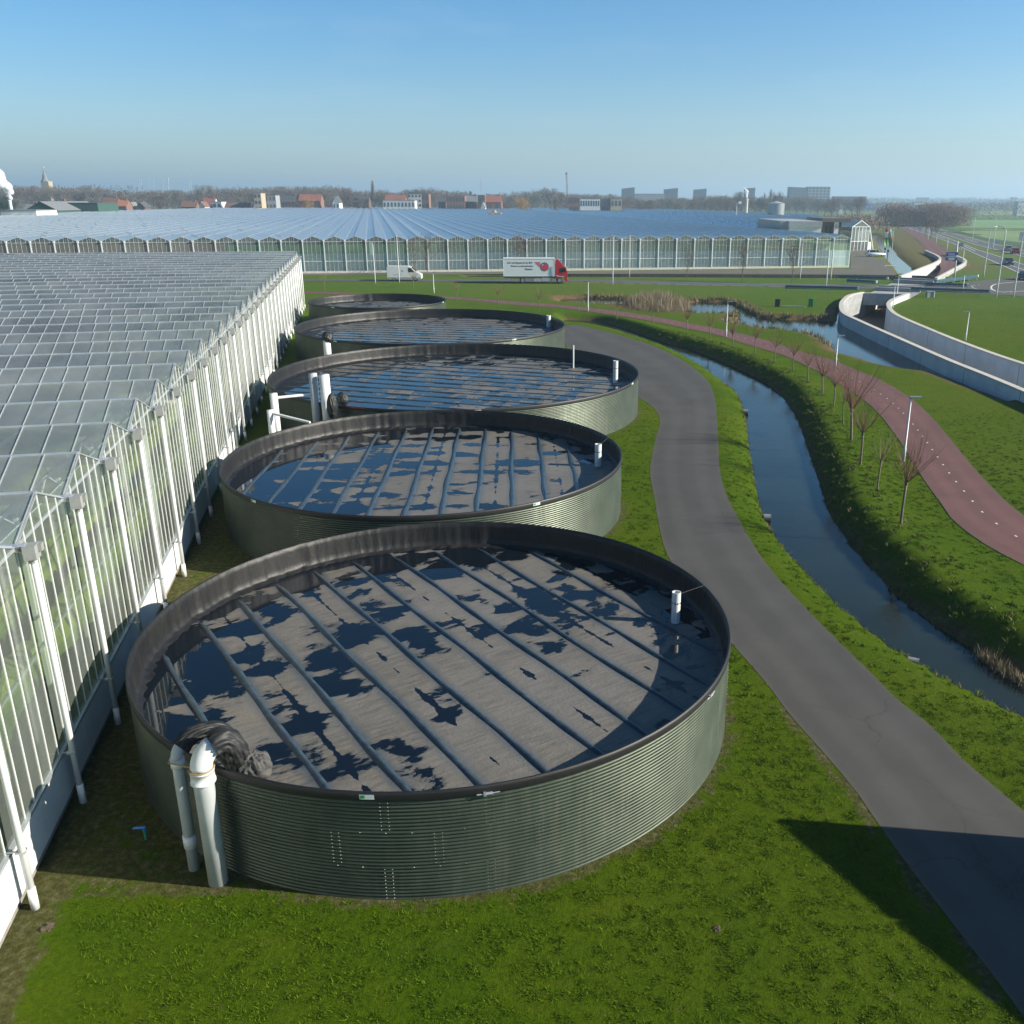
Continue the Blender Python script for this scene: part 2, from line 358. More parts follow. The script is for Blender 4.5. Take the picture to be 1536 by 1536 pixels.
for nm, P in (('pond_water', pond), ('pool_water', pool), ('canal_water', canal), ('side_canal_water', canal2)):
    m = MB(); m.sheet(grow(P, .5 if nm != 'canal_water' else .1), WZ); struct(m.build(nm, WM))

# ------------------------------------------------------------------ roads and paths
def asphalt(name, col, spots=.25):
    m, t, p = newmat(name); co = coords(t)
    a = noise(t, .35, 4, .6, co); b = noise(t, 120, 2, .6, co); c = noise(t, 3, 6, .7, co)
    g = mixc(t, ramp(t, a, [(.35, 0.), (.65, 1.)]), tuple(v*.86 for v in col), tuple(v*1.12 for v in col))
    g = mixc(t, ramp(t, c, [(.62, 0.), (.8, spots)]), g, tuple(v*1.7 for v in col))
    g = mixc(t, ramp(t, b, [(.35, .35), (.6, 0.)]), g, tuple(v*.5 for v in col))
    ac = nd(t, 'ShaderNodeAttribute', attribute_name='across').outputs['Fac']; e = mth(t, 'MULTIPLY', mth(t, 'ABSOLUTE', mth(t, 'SUBTRACT', ac, .5)), 2.)
    e = mth(t, 'ADD', e, mth(t, 'MULTIPLY', mth(t, 'SUBTRACT', noise(t, 1.1, 5, .7, co), .5), .22))
    g = mixc(t, ramp(t, e, [(.18, 0.), (.34, .22), (.52, .22), (.7, 0.)]), g, tuple(v*1.5 for v in col))
    g = mixc(t, ramp(t, e, [(.9, 0.), (1.02, .6)]), g, (.085,.08,.055))
    vo = nd(t, 'ShaderNodeTexVoronoi', feature='DISTANCE_TO_EDGE'); vo.inputs['Scale'].default_value = .23; dv = nd(t, 'ShaderNodeVectorMath', operation='ADD'); nz = nd(t, 'ShaderNodeTexNoise'); nz.inputs['Scale'].default_value = 1.3; nz.inputs['Detail'].default_value = 5; t.links.new(co, nz.inputs[0]); t.links.new(co, dv.inputs[0]); t.links.new(nz.outputs[1], dv.inputs[1]); t.links.new(dv.outputs[0], vo.inputs[0])
    g = mixc(t, mth(t, 'MULTIPLY', ramp(t, vo.outputs[0], [(0., .6), (.006, 0.)]), ramp(t, noise(t, .15, 2, .5, co), [(.5, 0.), (.6, 1.)])), g, tuple(v*.4 for v in col))
    sp = noise(t, 7, 2, .5, co); g = mixc(t, ramp(t, sp, [(.74, 0.), (.77, .5)]), g, tuple(min(.4, v*2.3) for v in col))
    t.links.new(g, p.inputs['Base Color']); p.inputs['Roughness'].default_value = .82; p.inputs['Specular IOR Level'].default_value = .3
    bump(t, p, b, .25, .01); return m
AS = asphalt('asphalt', (.064,.062,.059)); AR = asphalt('red_asphalt', (.125,.060,.055)); AD = asphalt('road_asphalt', (.085,.088,.092))
PV = asphalt('yard_paving', (.155,.148,.132))
ribbon('service_road', roadL, roadR, .005, AS, 140, 3)
ribbon('cycle_path', pathA, pathB, .02, AR, 140, 3)
mr = ribbon('main_road', px([(300,420),(460,421.5),(700,422.5),(880,423),(1000,427),(1150,429.5),(1290,433),(1380,436.5),(1452,440),(1560,446)]), px([(300,417.5),(460,418.7),(700,419.3),(880,419.6),(1000,422.5),(1150,425),(1290,427),(1370,428),(1450,424.5),(1540,416)]), .03, AD, 80, 2)
m = MB(); m.sheet(px([(1424,431.5),(1451,423.5),(1500,418),(1545,414),(1640,420),(1640,455),(1545,446.5),(1480,439),(1420,434)]), .038); struct(m.build('junction_road', AD))
cwL = px([(1560,424),(1521,410),(1480,389),(1450,374),(1415,360),(1380,348.5),(1350,337),(1325,326),(1300,313),(1290,305)]); cwR = px([(1560,404),(1536,395.5),(1485,382),(1450,368),(1403,349.5),(1380,340.5),(1352,331),(1327,321),(1303,311),(1293,304.6)])
ribbon('near_carriageway', cwL, cwR, .032, AD, 70, 2)
c2L = px([(1570,394),(1536,386),(1497,376.5),(1462,367),(1421,353.5),(1390,342.5),(1360,331.5),(1330,320),(1306,311),(1295,304.5)]); c2R = px([(1590,387),(1536,376),(1474,362),(1438,352),(1400,341),(1380,336.5),(1350,326.5),(1330,318),(1309,310),(1297,304.4)])
ribbon('far_carriageway', c2L, c2R, .036, AD, 70, 2)
m = MB(); m.sheet(px([(1262,403),(1276,404),(1276,378),(1268,352),(1300,352),(1309,385),(1325,392),(1340,405),(1344,413),(1280,412),(1000,411),(700,411.5),(460,413.5),(300,414.5),(300,411),(460,409.5),(1000,405.5)]), .025); struct(m.build('yard', PV))
ribbon('red_path', px([(1404,417),(1411,407),(1408,392),(1392,377),(1374,358),(1355,345),(1335,333),(1315,320)], -.0), px([(1404,418),(1436,398),(1430,386),(1412,370),(1385,351),(1363,341),(1341,330),(1319,318)], -.0), .028, AR, 40, 1).hide_render = False
# dark green ditch strip and hedge beside the far carriageway, striped meadows
DG = M('dark_verge', (.016,.05,.022), .9, var=.4, vs=.1)
ribbon('verge_ditch', px([(1620,392),(1536,372.6),(1474,359),(1438,349.5),(1400,339.5),(1380,335)]), px([(1620,381),(1536,366),(1474,356),(1450,350),(1420,341),(1380,333.2)]), .02, DG, 40)
MD = [M('meadow_pale', (.12,.19,.05), .9, var=.2, vs=.02), M('meadow_mown', (.10,.2,.055), .9, var=.25, vs=.015)]
for i, (P, q) in enumerate([([(1440,347),(1480,357),(1536,364),(1700,372),(1700,346),(1536,345),(1480,344)], 0), ([(1430,341),(1700,344.5),(1700,330),(1450,330)], 1), ([(1470,322),(1700,327),(1700,311),(1470,311)], 0)]):
    m = MB(); m.sheet(px(P), .012); struct(m.build('meadow', MD[q]))
DK = M('ditch_line', (.03,.04,.02), .9)
for a, b, wd in (((1440,345.5),(1660,346),.9), ((1465,328.6),(1700,328.8),1.6), ((1400,346),(1470,352.5),.7)):
    p, q = G(*a), G(*b); m = MB(); m.beam((p.x, p.y, .05), (q.x, q.y, .05), wd*2, .2); struct(m.build('field_ditch', DK))

# road paint
WP = M('road_paint', (.62,.62,.6), .6, var=.15)
def paint(line, z, wd=.12, dash=None, name='road_marking'):
    m = MB(); n = len(line)
    for i in range(n-1):
        if dash and i % dash[1] >= dash[0]: continue
        a, b = line[i], line[i+1]; e = (b-a).normalized(); e = Vector((-e.y, e.x))*wd/2
        m.add([(a.x-e.x, a.y-e.y, z), (b.x-e.x, b.y-e.y, z), (b.x+e.x, b.y+e.y, z), (a.x+e.x, a.y+e.y, z)], [(0,3,2,1)] if False else [(0,1,2,3)])
    o = m.build(name, WP); struct(o)
    if o.data.polygons[0].normal.z < 0: o.data.flip_normals()
def offs(A, B, k, n): return [a.lerp(b, k) for a, b in zip(smooth_line(A, n), smooth_line(B, n))]
paint(offs(pathA, pathB, .5, 900), .026, .08, (1, 9), 'cycle_path_marking')
for A, B in ((cwL, cwR), (c2L, c2R)):
    paint(offs(A, B, .04, 60), .045, .2); paint(offs(A, B, .96, 60), .045, .2); paint(offs(A, B, .5, 160), .045, .2, (1, 3))
paint(smooth_line(px([(1536,437),(1500,438),(1487,433),(1492,427),(1515,424),(1545,422)]), 30), .045, .25)
paint(smooth_line(px([(1470,428),(1458,429),(1462,433),(1480,437),(1520,440)]), 30), .045, .2, (1, 2))
paint(smooth_line(px([(880,423.6),(1000,427.1),(1150,429.9),(1290,432.6)]), 60), .045, .15, (3, 4))

# ------------------------------------------------------------------ water tanks
def sheet_metal():
    m, t, p = newmat('corrugated_steel'); co = coords(t)
    a = noise(t, 1.3, 4, .6, co)
    mp = nd(t, 'ShaderNodeMapping'); mp.inputs['Scale'].default_value = (3, 3, .25); t.links.new(co, mp.inputs[0])
    b = noise(t, 2, 5, .7, mp.outputs[0])
    g = ramp(t, a, [(.3, (.036,.049,.034)), (.7, (.060,.077,.054))])
    g = mixc(t, ramp(t, b, [(.5, 0.), (.75, .45)]), g, (.10,.10,.075))
    t.links.new(g, p.inputs['Base Color']); p.inputs['Metallic'].default_value = .4
    t.links.new(ramp(t, b, [(.3, .36), (.7, .52)]), p.inputs['Roughness']); return m
SHM = sheet_metal()
BOLT = M('bolt_zinc', (.19,.21,.19), .45, .5)
def liner_mat():
    m, t, p = newmat('black_liner'); co = coords(t)
    mp = nd(t, 'ShaderNodeMapping'); mp.inputs['Scale'].default_value = (1, 1, .35); t.links.new(co, mp.inputs[0])
    a = noise(t, 2.2, 6, .7, mp.outputs[0], .6); b = noise(t, 26, 5, .7, mp.outputs[0])
    g = ramp(t, a, [(.3, (.004,.004,.005)), (.6, (.010,.010,.010)), (.8, (.026,.025,.023))])
    g = mixc(t, ramp(t, b, [(.5, 0.), (.75, .5)]), g, (.040,.038,.035))
    t.links.new(g, p.inputs['Base Color']); p.inputs['Roughness'].default_value = .5; p.inputs['Specular IOR Level'].default_value = .4
    bump(t, p, a, .5, .06); return m
LIN = liner_mat()
def cover_mat(name, ang, sp, ph, rad, wet_dir, bias, seam=1., sx=.55, per=.03):
    m, t, p = newmat(name); co = coords(t)
    mp = nd(t, 'ShaderNodeMapping', vector_type='POINT'); mp.inputs['Rotation'].default_value = (0, 0, -ang); t.links.new(co, mp.inputs[0])
    sp_ = nd(t, 'ShaderNodeSeparateXYZ'); t.links.new(mp.outputs[0], sp_.inputs[0]); u, v = sp_.outputs[0], sp_.outputs[1]      # u along the floats, v across
    k = mth(t, 'DIVIDE', mth(t, 'SUBTRACT', v, ph), sp); fr = mth(t, 'FRACT', k); bay = mth(t, 'FLOOR', k)
    tri = mth(t, 'MULTIPLY', mth(t, 'ABSOLUTE', mth(t, 'SUBTRACT', fr, .5)), 2.)          # 1 at the float, 0 in mid bay
    cb = nd(t, 'ShaderNodeCombineXYZ'); t.links.new(mth(t, 'MULTIPLY', u, 1.), cb.inputs[0]); t.links.new(mth(t, 'MULTIPLY', v, sx), cb.inputs[1]); t.links.new(mth(t, 'MULTIPLY', bay, 3.7), cb.inputs[2])
    n1 = noise(t, .85, 5, .56, cb.outputs[0], .35)
    cs = nd(t, 'ShaderNodeCombineXYZ'); t.links.new(mth(t, 'MULTIPLY', u, 9.), cs.inputs[0]); t.links.new(mth(t, 'MULTIPLY', v, 1.2), cs.inputs[1])
    st = noise(t, 1., 4, .6, cs.outputs[0], .4)
    n2 = noise(t, .16, 3, .5, co)
    # dark seam down the middle of every second bay
    od = mth(t, 'MULTIPLY', mth(t, 'ABSOLUTE', mth(t, 'SUBTRACT', mth(t, 'FRACT', mth(t, 'MULTIPLY', bay, .5)), .0)), 2.)
    seamd = mth(t, 'MULTIPLY', ramp(t, mth(t, 'ADD', tri, mth(t, 'MULTIPLY', mth(t, 'SUBTRACT', n1, .5), .5)), [(.0, 1.), (.13, 0.)]), mth(t, 'MULTIPLY', od, .16*seam))
    se = nd(t, 'ShaderNodeSeparateXYZ'); t.links.new(co, se.inputs[0])
    r2 = mth(t, 'DIVIDE', mth(t, 'ADD', mth(t, 'MULTIPLY', se.outputs[0], se.outputs[0]), mth(t, 'MULTIPLY', se.outputs[1], se.outputs[1])), rad*rad)
    edge = mth(t, 'MULTIPLY', mth(t, 'POWER', r2, 3.), -.2)
    dirw = mth(t, 'MULTIPLY', mth(t, 'ADD', mth(t, 'MULTIPLY', se.outputs[0], wet_dir[0]/rad), mth(t, 'MULTIPLY', se.outputs[1], wet_dir[1]/rad)), -.14)
    q = mth(t, 'ADD', mth(t, 'ADD', n1, edge), mth(t, 'ADD', dirw, mth(t, 'MULTIPLY', mth(t, 'SUBTRACT', n2, .5), .4)))
    q = mth(t, 'SUBTRACT', mth(t, 'ADD', q, mth(t, 'MULTIPLY', tri, .07)), seamd)
    q = mth(t, 'ADD', mth(t, 'ADD', q, mth(t, 'MULTIPLY', mth(t, 'SUBTRACT', st, .5), .10)), bias)
    q = mth(t, 'ADD', q, mth(t, 'MULTIPLY', mth(t, 'SINE', mth(t, 'MULTIPLY', u, 2*math.pi/1.55)), per)); dry = ramp(t, q, [(.455, 0.), (.468, 1.)])
    dc = ramp(t, st, [(.3, (.080,.074,.064)), (.7, (.160,.145,.122))])
    dc = mixc(t, ramp(t, noise(t, .9, 4, .6, co), [(.55, 0.), (.75, .6)]), dc, (.17,.14,.09))
    dc = mixc(t, ramp(t, noise(t, 2.3, 4, .6, co), [(.68, 0.), (.78, .35)]), dc, (.17,.06,.045))
    nr = ramp(t, mth(t, 'ADD', tri, mth(t, 'MULTIPLY', mth(t, 'SUBTRACT', st, .5), .5)), [(.58, 0.), (.9, .9)])
    dc = mixc(t, nr, dc, (.045,.065,.082))
    dc = mixc(t, ramp(t, q, [(.466, .75), (.50, 0.)]), dc, (.045,.048,.05)); dc = mixc(t, ramp(t, noise(t, .35, 5, .6, co), [(.4, 0.), (.65, .45)]), dc, (.17,.165,.155)); t.links.new(mixc(t, dry, (.004,.007,.012), dc), p.inputs['Base Color'])
    t.links.new(mth(t, 'ADD', mth(t, 'MULTIPLY', dry, .5), .02), p.inputs['Roughness'])
    p.inputs['IOR'].default_value = 1.38
    bump(t, p, mth(t, 'MULTIPLY', dry, mth(t, 'ADD', st, noise(t, 12, 4, .6, co))), .35, .03)
    return m
FLT = M('float_foil', (.030,.044,.056), .28, var=.45, vs=5, bmp=.3, bs=9)
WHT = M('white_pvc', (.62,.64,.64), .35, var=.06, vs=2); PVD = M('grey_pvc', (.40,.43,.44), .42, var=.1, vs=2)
WIRE = M('steel_wire', (.12,.12,.12), .8); GRN = M('green_print', (.02,.3,.08), .5); BLK = M('black_rubber', (.015,.015,.016), .6)
DARKH = M('dark_hole', (.006,.006,.007), .9); STEEL = M('galvanised_steel', (.42,.44,.45), .4, .6, var=.12)
TOP = 2.49; CZ = 1.64
def tank(i, label):
    cx, cy, r = TANKS[i]
    T = thing('water_tank', label, 'water tank', (cx, cy, 0), 0, 'round water tanks beside the glasshouse')
    na = (320, 300, 300, 220, 160)[i]; pitch = .082; nz = int(2.36/pitch)*(6 if i < 3 else 4)
    a = np.linspace(0, 2*np.pi, na, endpoint=False); z = np.linspace(-.06, 2.36, nz+1)
    A, Zz = np.meshgrid(a, z); rr = r + .011*np.cos(2*np.pi*Zz/pitch)
    rr = rr + .004*np.sin(A*9) + .004*(np.floor(Zz/.8) % 2)
    V = np.stack([rr*np.cos(A), rr*np.sin(A), Zz], -1).reshape(-1, 3)
    I = np.arange(na*(nz+1)).reshape(nz+1, na); J = np.roll(I, -1, 1)
    F = np.stack([I[:-1], J[:-1], J[1:], I[1:]], -1).reshape(-1, 4)
    npmesh('wall', V, F, SHM, T, True)
    if i < 3:                                                  # bolted seams: paired rows, staggered ring by ring
        bm_ = MB(); n = int(2*math.pi*r/1.95)
        for ring in range(3):
            for k in range(n):
                a0 = 2*math.pi*(k+.5*(ring % 2)+.13*i)/n
                for sgn in (-1, 1):
                    for q in range(9):
                        aa = a0 + sgn*.075/r; zz = .05+ring*.8+q*.085; rr_ = r+.018
                        c = Vector((rr_*math.cos(aa), rr_*math.sin(aa), zz)); e = Vector((-math.sin(aa), math.cos(aa), 0))*.008; o_ = Vector((math.cos(aa), math.sin(aa), 0))*.012; u_ = Vector((0, 0, .008))
                        bm_.add([c-e, c-u_, c+e, c+u_, c+o_], [(0,1,4),(1,2,4),(2,3,4),(3,0,4)])
                for q in range(1, 4):
                    aa = a0 + q*2*math.pi/n/4; zz = .77+ring*.8
                    if zz < 2.3:
                        c = Vector(((r+.018)*math.cos(aa), (r+.018)*math.sin(aa), zz)); e = Vector((-math.sin(aa), math.cos(aa), 0))*.01; o_ = Vector((math.cos(aa), math.sin(aa), 0))*.014; u_ = Vector((0, 0, .01))
                        bm_.add([c-e, c-u_, c+e, c+u_, c+o_], [(0,1,4),(1,2,4),(2,3,4),(3,0,4)])
        tag(bm_.build('seam_bolts', BOLT, T), kind='stuff')
    # liner: outer flap, rim fold, draped inner face, slack foot lying on the cover
    na = 720 if i < 3 else 360; a = np.linspace(0, 2*np.pi, na, endpoint=False)
    def wob(n, amp, seed, lo=3):
        g = np.random.default_rng(seed); s = np.zeros_like(a)
        for k in range(n): f = g.integers(lo, 170 if na > 400 else 80); s += g.normal()*np.cos(f*a+g.uniform(0, 6.28))/math.sqrt(f)
        return s*amp
    drape = wob(90, .010, i, 14); drape2 = wob(90, .011, i+50, 30); hem = wob(14, .010, i+9, 3); foot = wob(40, .10, i+31, 3)
    prof = [(.035, 2.31, 0, 1), (.04, 2.34, 0, .6), (.036, 2.42, 0, 0), (.03, 2.475, 0, .3), (.0, TOP, 0, .4), (-.03, 2.475, .2, .3), (-.05, 2.3, .8, 0), (-.06, 2.1, 1, 0), (-.08, 1.9, 1.2, 0), (-.10, 1.75, 1.1, 0), (-.14, CZ+.06, .8, 0), (-.22, CZ+.035, .6, 0), (-.30, CZ-.02, .3, 0)]
    rows = []
    for k, (dr_, zz, wd, wh) in enumerate(prof):
        rr = r + dr_ + drape*wd*(1 if k % 2 else .7) + drape2*wd*(k/12)
        if k >= 11: rr = rr - np.clip(foot, -.05, .35)*(1 if k == 12 else .5)
        zc = zz + hem*wh + (drape2*.6 if 10 <= k < 12 else 0)
        rows.append(np.stack([rr*np.cos(a), rr*np.sin(a), zc if isinstance(zc, np.ndarray) else np.full(na, zc)], -1))
    V = np.concatenate(rows); I = np.arange(na*len(prof)).reshape(len(prof), na); J = np.roll(I, -1, 1)
    npmesh('liner', V, np.stack([I[:-1], J[:-1], J[1:], I[1:]], -1).reshape(-1, 4), [LIN, M('black_flap', (.008,.008,.009), .55, var=.3)], T, True, mi=np.repeat([1 if k < 4 else 0 for k in range(len(prof)-1)], na))
    # floating cover and its floats
    dx, dy = [(-.588, .808), (-.075, .997), (-.9576, .288), (-.985, .17), (-.96, -.28)][i]; ang = math.atan2(dy, dx)
    sp = [1.32, 1.36, 1.36, 1.36, 1.36][i]; ph = [-.37, .4, .2, .3, .1][i]
    # rotate so that local u runs along the floats; v = -sin*x + cos*y
    cm = cover_mat('cover_foil' if not i else 'cover_foil', ang, sp, ph, r, [(-.45, .5), (-1.1, .2), (-.5, -.5), (.2, -.9), (0, 0)][i], [.0, -.03, -.085, -.02, .03][i], per=[.02, .075, .03, .04, .03][i])
    m = MB(); N = 96; m.v.append((0, 0, CZ))
    for k in range(N): m.v.append(((r-.1)*math.cos(2*math.pi*k/N), (r-.1)*math.sin(2*math.pi*k/N), CZ))
    for k in range(N): m.f.append((0, 1+k, 1+(k+1) % N)); m.m.append(0)
    cov = m.build('cover', cm, T)
    U = Vector((math.cos(ang), math.sin(ang), 0)); Vv = Vector((-math.sin(ang), math.cos(ang), 0))
    k = math.ceil((-r-ph)/sp)
    while ph+k*sp < r:
        off = ph+k*sp; k += 1
        if abs(off) > r-.8: continue
        hl = math.sqrt(r*r-off*off)-.42; m = MB(); ns = 24
        for j in range(ns+1):
            s = -hl+2*hl*j/ns; c = U*s + Vv*(off+.025*math.sin(s*.9+off*3)) + Vector((0, 0, CZ-.035+.012*math.sin(s*2+off)))
            e = .35 if j in (0, ns) else 1
            for q in range(6): aa = math.pi*q/5; m.v.append(tuple(c + Vv*math.cos(aa)*(.135 if q in (0, 5) else .085)*e + Vector((0, 0, math.sin(aa)*.085*e))))
        for j in range(ns):
            for q in range(5): b_ = j*6+q; m.f.append((b_, b_+1, b_+7, b_+6)); m.m.append(0)
        m.build('float_tube', FLT, cov, True)
    return T
tanks = [tank(0, 'round green corrugated tank nearest the camera, fat white fill pipes at its near left rim'),
         tank(1, 'second round tank from the camera, half its cover under bright blue water'),
         tank(2, 'wide middle round tank with thin white pole and red strip on its rim'),
         tank(3, 'wide round tank with grey patchy cover and one white standpipe, behind the middle tank'),
         tank(4, 'smallest round tank at the far end of the row near the cycle path')]
def rim_label(T, r, px_, py_, L=.3, red=False):
    p = G(px_, py_, 2.40); c = T.location; a = math.atan2(p.y-c.y, p.x-c.x); m = MB(); h = .075
    for (s0, s1, z0, z1, o_, mi) in ((0, 1, 2.35, 2.35+h*1.4, .052, 0), (.06, .36, 2.37, 2.35+h*1.2, .056, 1)) if not red else ((0, 1, 2.43, 2.50, .055, 1),):
        vs = []
        for k in range(5):
            aa = a + (s0+(s1-s0)*k/4-.5)*L/r; vs += [((r+o_)*math.cos(aa), (r+o_)*math.sin(aa), z0), ((r+o_)*math.cos(aa), (r+o_)*math.sin(aa), z1)]
        m.add(vs, [(2*k, 2*k+2, 2*k+3, 2*k+1) for k in range(4)], mi)
    m.build('red_strip' if red else 'label_plate', [WHT, M('red_tape', (.5,.01,.015), .4) if red else GRN], T)
rim_label(tanks[0], TANKS[0][2], 558, 1177, .28); rim_label(tanks[1], TANKS[1][2], 394, 748, .3); rim_label(tanks[1], TANKS[1][2], 794, 751, .3)
rim_label(tanks[2], TANKS[2][2], 712, 607, .35); rim_label(tanks[2], TANKS[2][2], 927, 574, .35); rim_label(tanks[2], TANKS[2][2], 559, 603, 1.1, True)
rim_label(tanks[3], TANKS[3][2], 537, 506, .4); rim_label(tanks[3], TANKS[3][2], 736, 503, .4); rim_label(tanks[4], TANKS[4][2], 521, 458, .4); rim_label(tanks[4], TANKS[4][2], 647, 453, .4)
# turnbuckle clasp on the near rim band
for (qx, qy) in ((728, 1171), (1056, 1040)):
    p = G(qx, qy, 2.33); c = tanks[0].location; a = math.atan2(p.y-c.y, p.x-c.x); rr = TANKS[0][2]+.07; m = MB()
    q = [Vector((rr*math.cos(a+s), rr*math.sin(a+s), 2.33)) for s in (-.03, -.01, .01, .028)]
    m.tube([q[0], q[1]], .014, 6); m.tube([q[1], q[2]], .03, 8); m.tube([q[2], q[3]], .012, 6); m.box(q[1], (.05, .05, .07), a); m.build('clasp', STEEL, tanks[0])
def standpipe(T, bx, by, ty, rad, holes=True, wire=None):
    p = G(bx, by, CZ); c = T.location; h = HT(bx, by, ty, CZ); m = MB(); N = 24
    lx, ly = p.x-c.x, p.y-c.y
    m.tube([(lx, ly, CZ-.1), (lx, ly, CZ+h)], rad, N, False); m.tube([(lx, ly, CZ+h), (lx, ly, CZ-.1)], rad*.88, N, False)
    o_ = len(m.v)
    for k in range(N): a = 2*math.pi*k/N; m.v += [(lx+rad*math.cos(a), ly+rad*math.sin(a), CZ+h), (lx+rad*.88*math.cos(a), ly+rad*.88*math.sin(a), CZ+h)]
    for k in range(N): q = (k+1) % N; m.f.append((o_+2*k, o_+2*q, o_+2*q+1, o_+2*k+1)); m.m.append(0)
    P = m.build('standpipe', WHT, T, True)
    if holes:
        for k in range(10):
            m = MB()
            a = 2*math.pi*k/10; rr = rad+.002; cz = CZ+h*.66; e = Vector((-math.sin(a), math.cos(a), 0)); c0 = Vector((lx+rr*math.cos(a), ly+rr*math.sin(a), cz))
            m.add([c0+e*rad*.2*math.cos(q*math.pi/4)+Vector((0,0,1))*rad*.2*math.sin(q*math.pi/4) for q in range(8)], [tuple(range(8))]); m.build('drain_hole', DARKH, P)
    if wire:
        q = G(*wire, TOP); m = MB(); m.tube([(lx, ly, CZ+h*.9), (q.x-c.x, q.y-c.y, TOP)], .0035, 5); m.build('guy_wire', WIRE, T)
standpipe(tanks[0], 1013, 933, 888, .125, True, (1056, 878)); standpipe(tanks[1], 897, 699, 666, .15, True, (914, 655)); standpipe(tanks[2], 923, 574, 541, .16, True, (937, 536))
standpipe(tanks[2], 860, 552, 518, .055, False); standpipe(tanks[3], 823, 490, 473, .2, False)

# fill pipes at the near tank
def pipe_thing(name, label, pts, rad, n=20, mat=None, group=None):
    b = pts[0]; T = thing(name, label, 'pipe', (b[0], b[1], 0), 0, group); m = MB()
    P = [Vector(p)-Vector((b[0], b[1], 0)) for p in pts]; m.tube(P, rad, n); m.build('tube', mat or WHT, T, True); return T
bp = G(328, 1322); c0 = Vector((TANKS[0][0], TANKS[0][1])); inw = (c0-bp).normalized(); sd = Vector((-inw.y, inw.x))
ew = (inw*.8 + Vector((.55, 0))).normalized()
def arc(b, z0, rad, dirv, n=7, tot=math.pi/2, ext=.5):
    out = [Vector((b.x, b.y, -.1)), Vector((b.x, b.y, z0))]
    for k in range(1, n+1):
        a = tot*k/n; out.append(Vector((b.x+dirv.x*rad*(1-math.cos(a)), b.y+dirv.y*rad*(1-math.cos(a)), z0+rad*math.sin(a))))
    e = out[-1]-out[-2]; out.append(out[-1]+e.normalized()*ext); return out
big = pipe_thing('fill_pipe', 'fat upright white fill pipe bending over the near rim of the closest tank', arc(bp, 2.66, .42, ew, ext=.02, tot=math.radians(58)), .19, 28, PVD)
m = MB()
m.tube([(0,0,2.36),(0,0,2.362),(0,0,2.40),(0,0,2.402),(0,0,2.60),(0,0,2.602),(0,0,2.635),(0,0,2.637)], [.2,.235,.235,.222,.222,.23,.23,.2], 28)
m.build('collar', WHT, big, True)
ap = arc(bp, 2.66, .42, ew, ext=.12, tot=math.radians(58)); m = MB(); m.tube([v-Vector((bp.x, bp.y, 0)) for v in ap[1:]], .205, 28); m.build('elbow', WHT, big, True)
m = MB(); tp = G(292, 1302); rel = tp-bp
m.tube([(0+.23*math.cos(a)*1, .23*math.sin(a), 2.66) for a in np.linspace(-2.9, .9, 16)] + [(inw.x*.6+.2, inw.y*.5, 2.66)], .014, 6)
m.tube([(-.22, 0, 2.67), (rel.x-.12, rel.y-.13, 2.6), (rel.x-.16, rel.y+.1, 2.6)], .014, 6)
m.build('strap', M('yellow_strap', (.35,.24,.1), .7), big)
inw2 = (c0-tp).normalized()
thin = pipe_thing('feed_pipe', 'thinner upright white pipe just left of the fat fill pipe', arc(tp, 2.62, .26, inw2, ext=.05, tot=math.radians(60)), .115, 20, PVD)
m = MB()
for z0, z1 in ((2.44, 2.62), (.55, .82)):
    m = MB(); m.tube([(0, 0, z0), (0, 0, z1)], .135, 20); m.build('collar', WHT, thin, True)
from mathutils import noise as mn
def lumpy(name, parent, c, rad, seed, mat=None, nu=96, nv=60, amp=.09, crease=.10):
    u = np.linspace(0, 2*np.pi, nu, endpoint=False); v = np.linspace(0, np.pi, nv); P = []
    for b in v:
        for a in u:
            d = Vector((math.sin(b)*math.cos(a), math.sin(b)*math.sin(a), math.cos(b))); q = Vector((c[0]+rad[0]*d.x, c[1]+rad[1]*d.y, c[2]+rad[2]*d.z)); off = Vector((seed*3.1, 0, 0))
            k = 1 + amp*2*mn.noise(d*1.6+off) - crease*abs(mn.noise(Vector((d.x*3.5, d.y*3.5, d.z*1.2))+off))*1.6 - crease*.5*abs(mn.noise(d*8+off)); P.append((c[0]+rad[0]*d.x*k, c[1]+rad[1]*d.y*k, c[2]+rad[2]*d.z*k))
    I = np.arange(nu*nv).reshape(nv, nu); J = np.roll(I, -1, 1)
    return npmesh(name, P, np.stack([I[:-1], I[1:], J[1:], J[:-1]], -1).reshape(-1, 4), mat or LIN, parent, True)
def crumple(name, parent, path, rads, seed, mat, n=64, amp=.16):
    pts = smooth_line([Vector(p) for p in path], 70); V = []; prev = None; k = len(pts)
    for i, p in enumerate(pts):
        d = (pts[min(i+1, k-1)]-pts[max(i-1, 0)]).normalized(); sx = d.orthogonal().normalized() if prev is None else (prev-d*prev.dot(d)).normalized(); prev = sx; sy = d.cross(sx); t = i/(k-1)*(len(rads)-1); j = min(int(t), len(rads)-2); rr = rads[j]+(rads[j+1]-rads[j])*(t-j)
        for a in range(n):
            aa = 2*math.pi*a/n; e = sx*math.cos(aa)+sy*math.sin(aa); q = Vector((math.cos(aa)*3.2, math.sin(aa)*3.2, i*.07+seed)); f = 1+amp*mn.noise(q*.6)-amp*1.6*abs(mn.noise(q))-amp*.6*abs(mn.noise(q*2.7)); V.append(tuple(p+e*rr*f))
    I = np.arange(n*k).reshape(k, n); J = np.roll(I, -1, 1)
    return npmesh(name, V, np.stack([I[:-1], J[:-1], J[1:], I[1:]], -1).reshape(-1, 4), mat, parent, True)
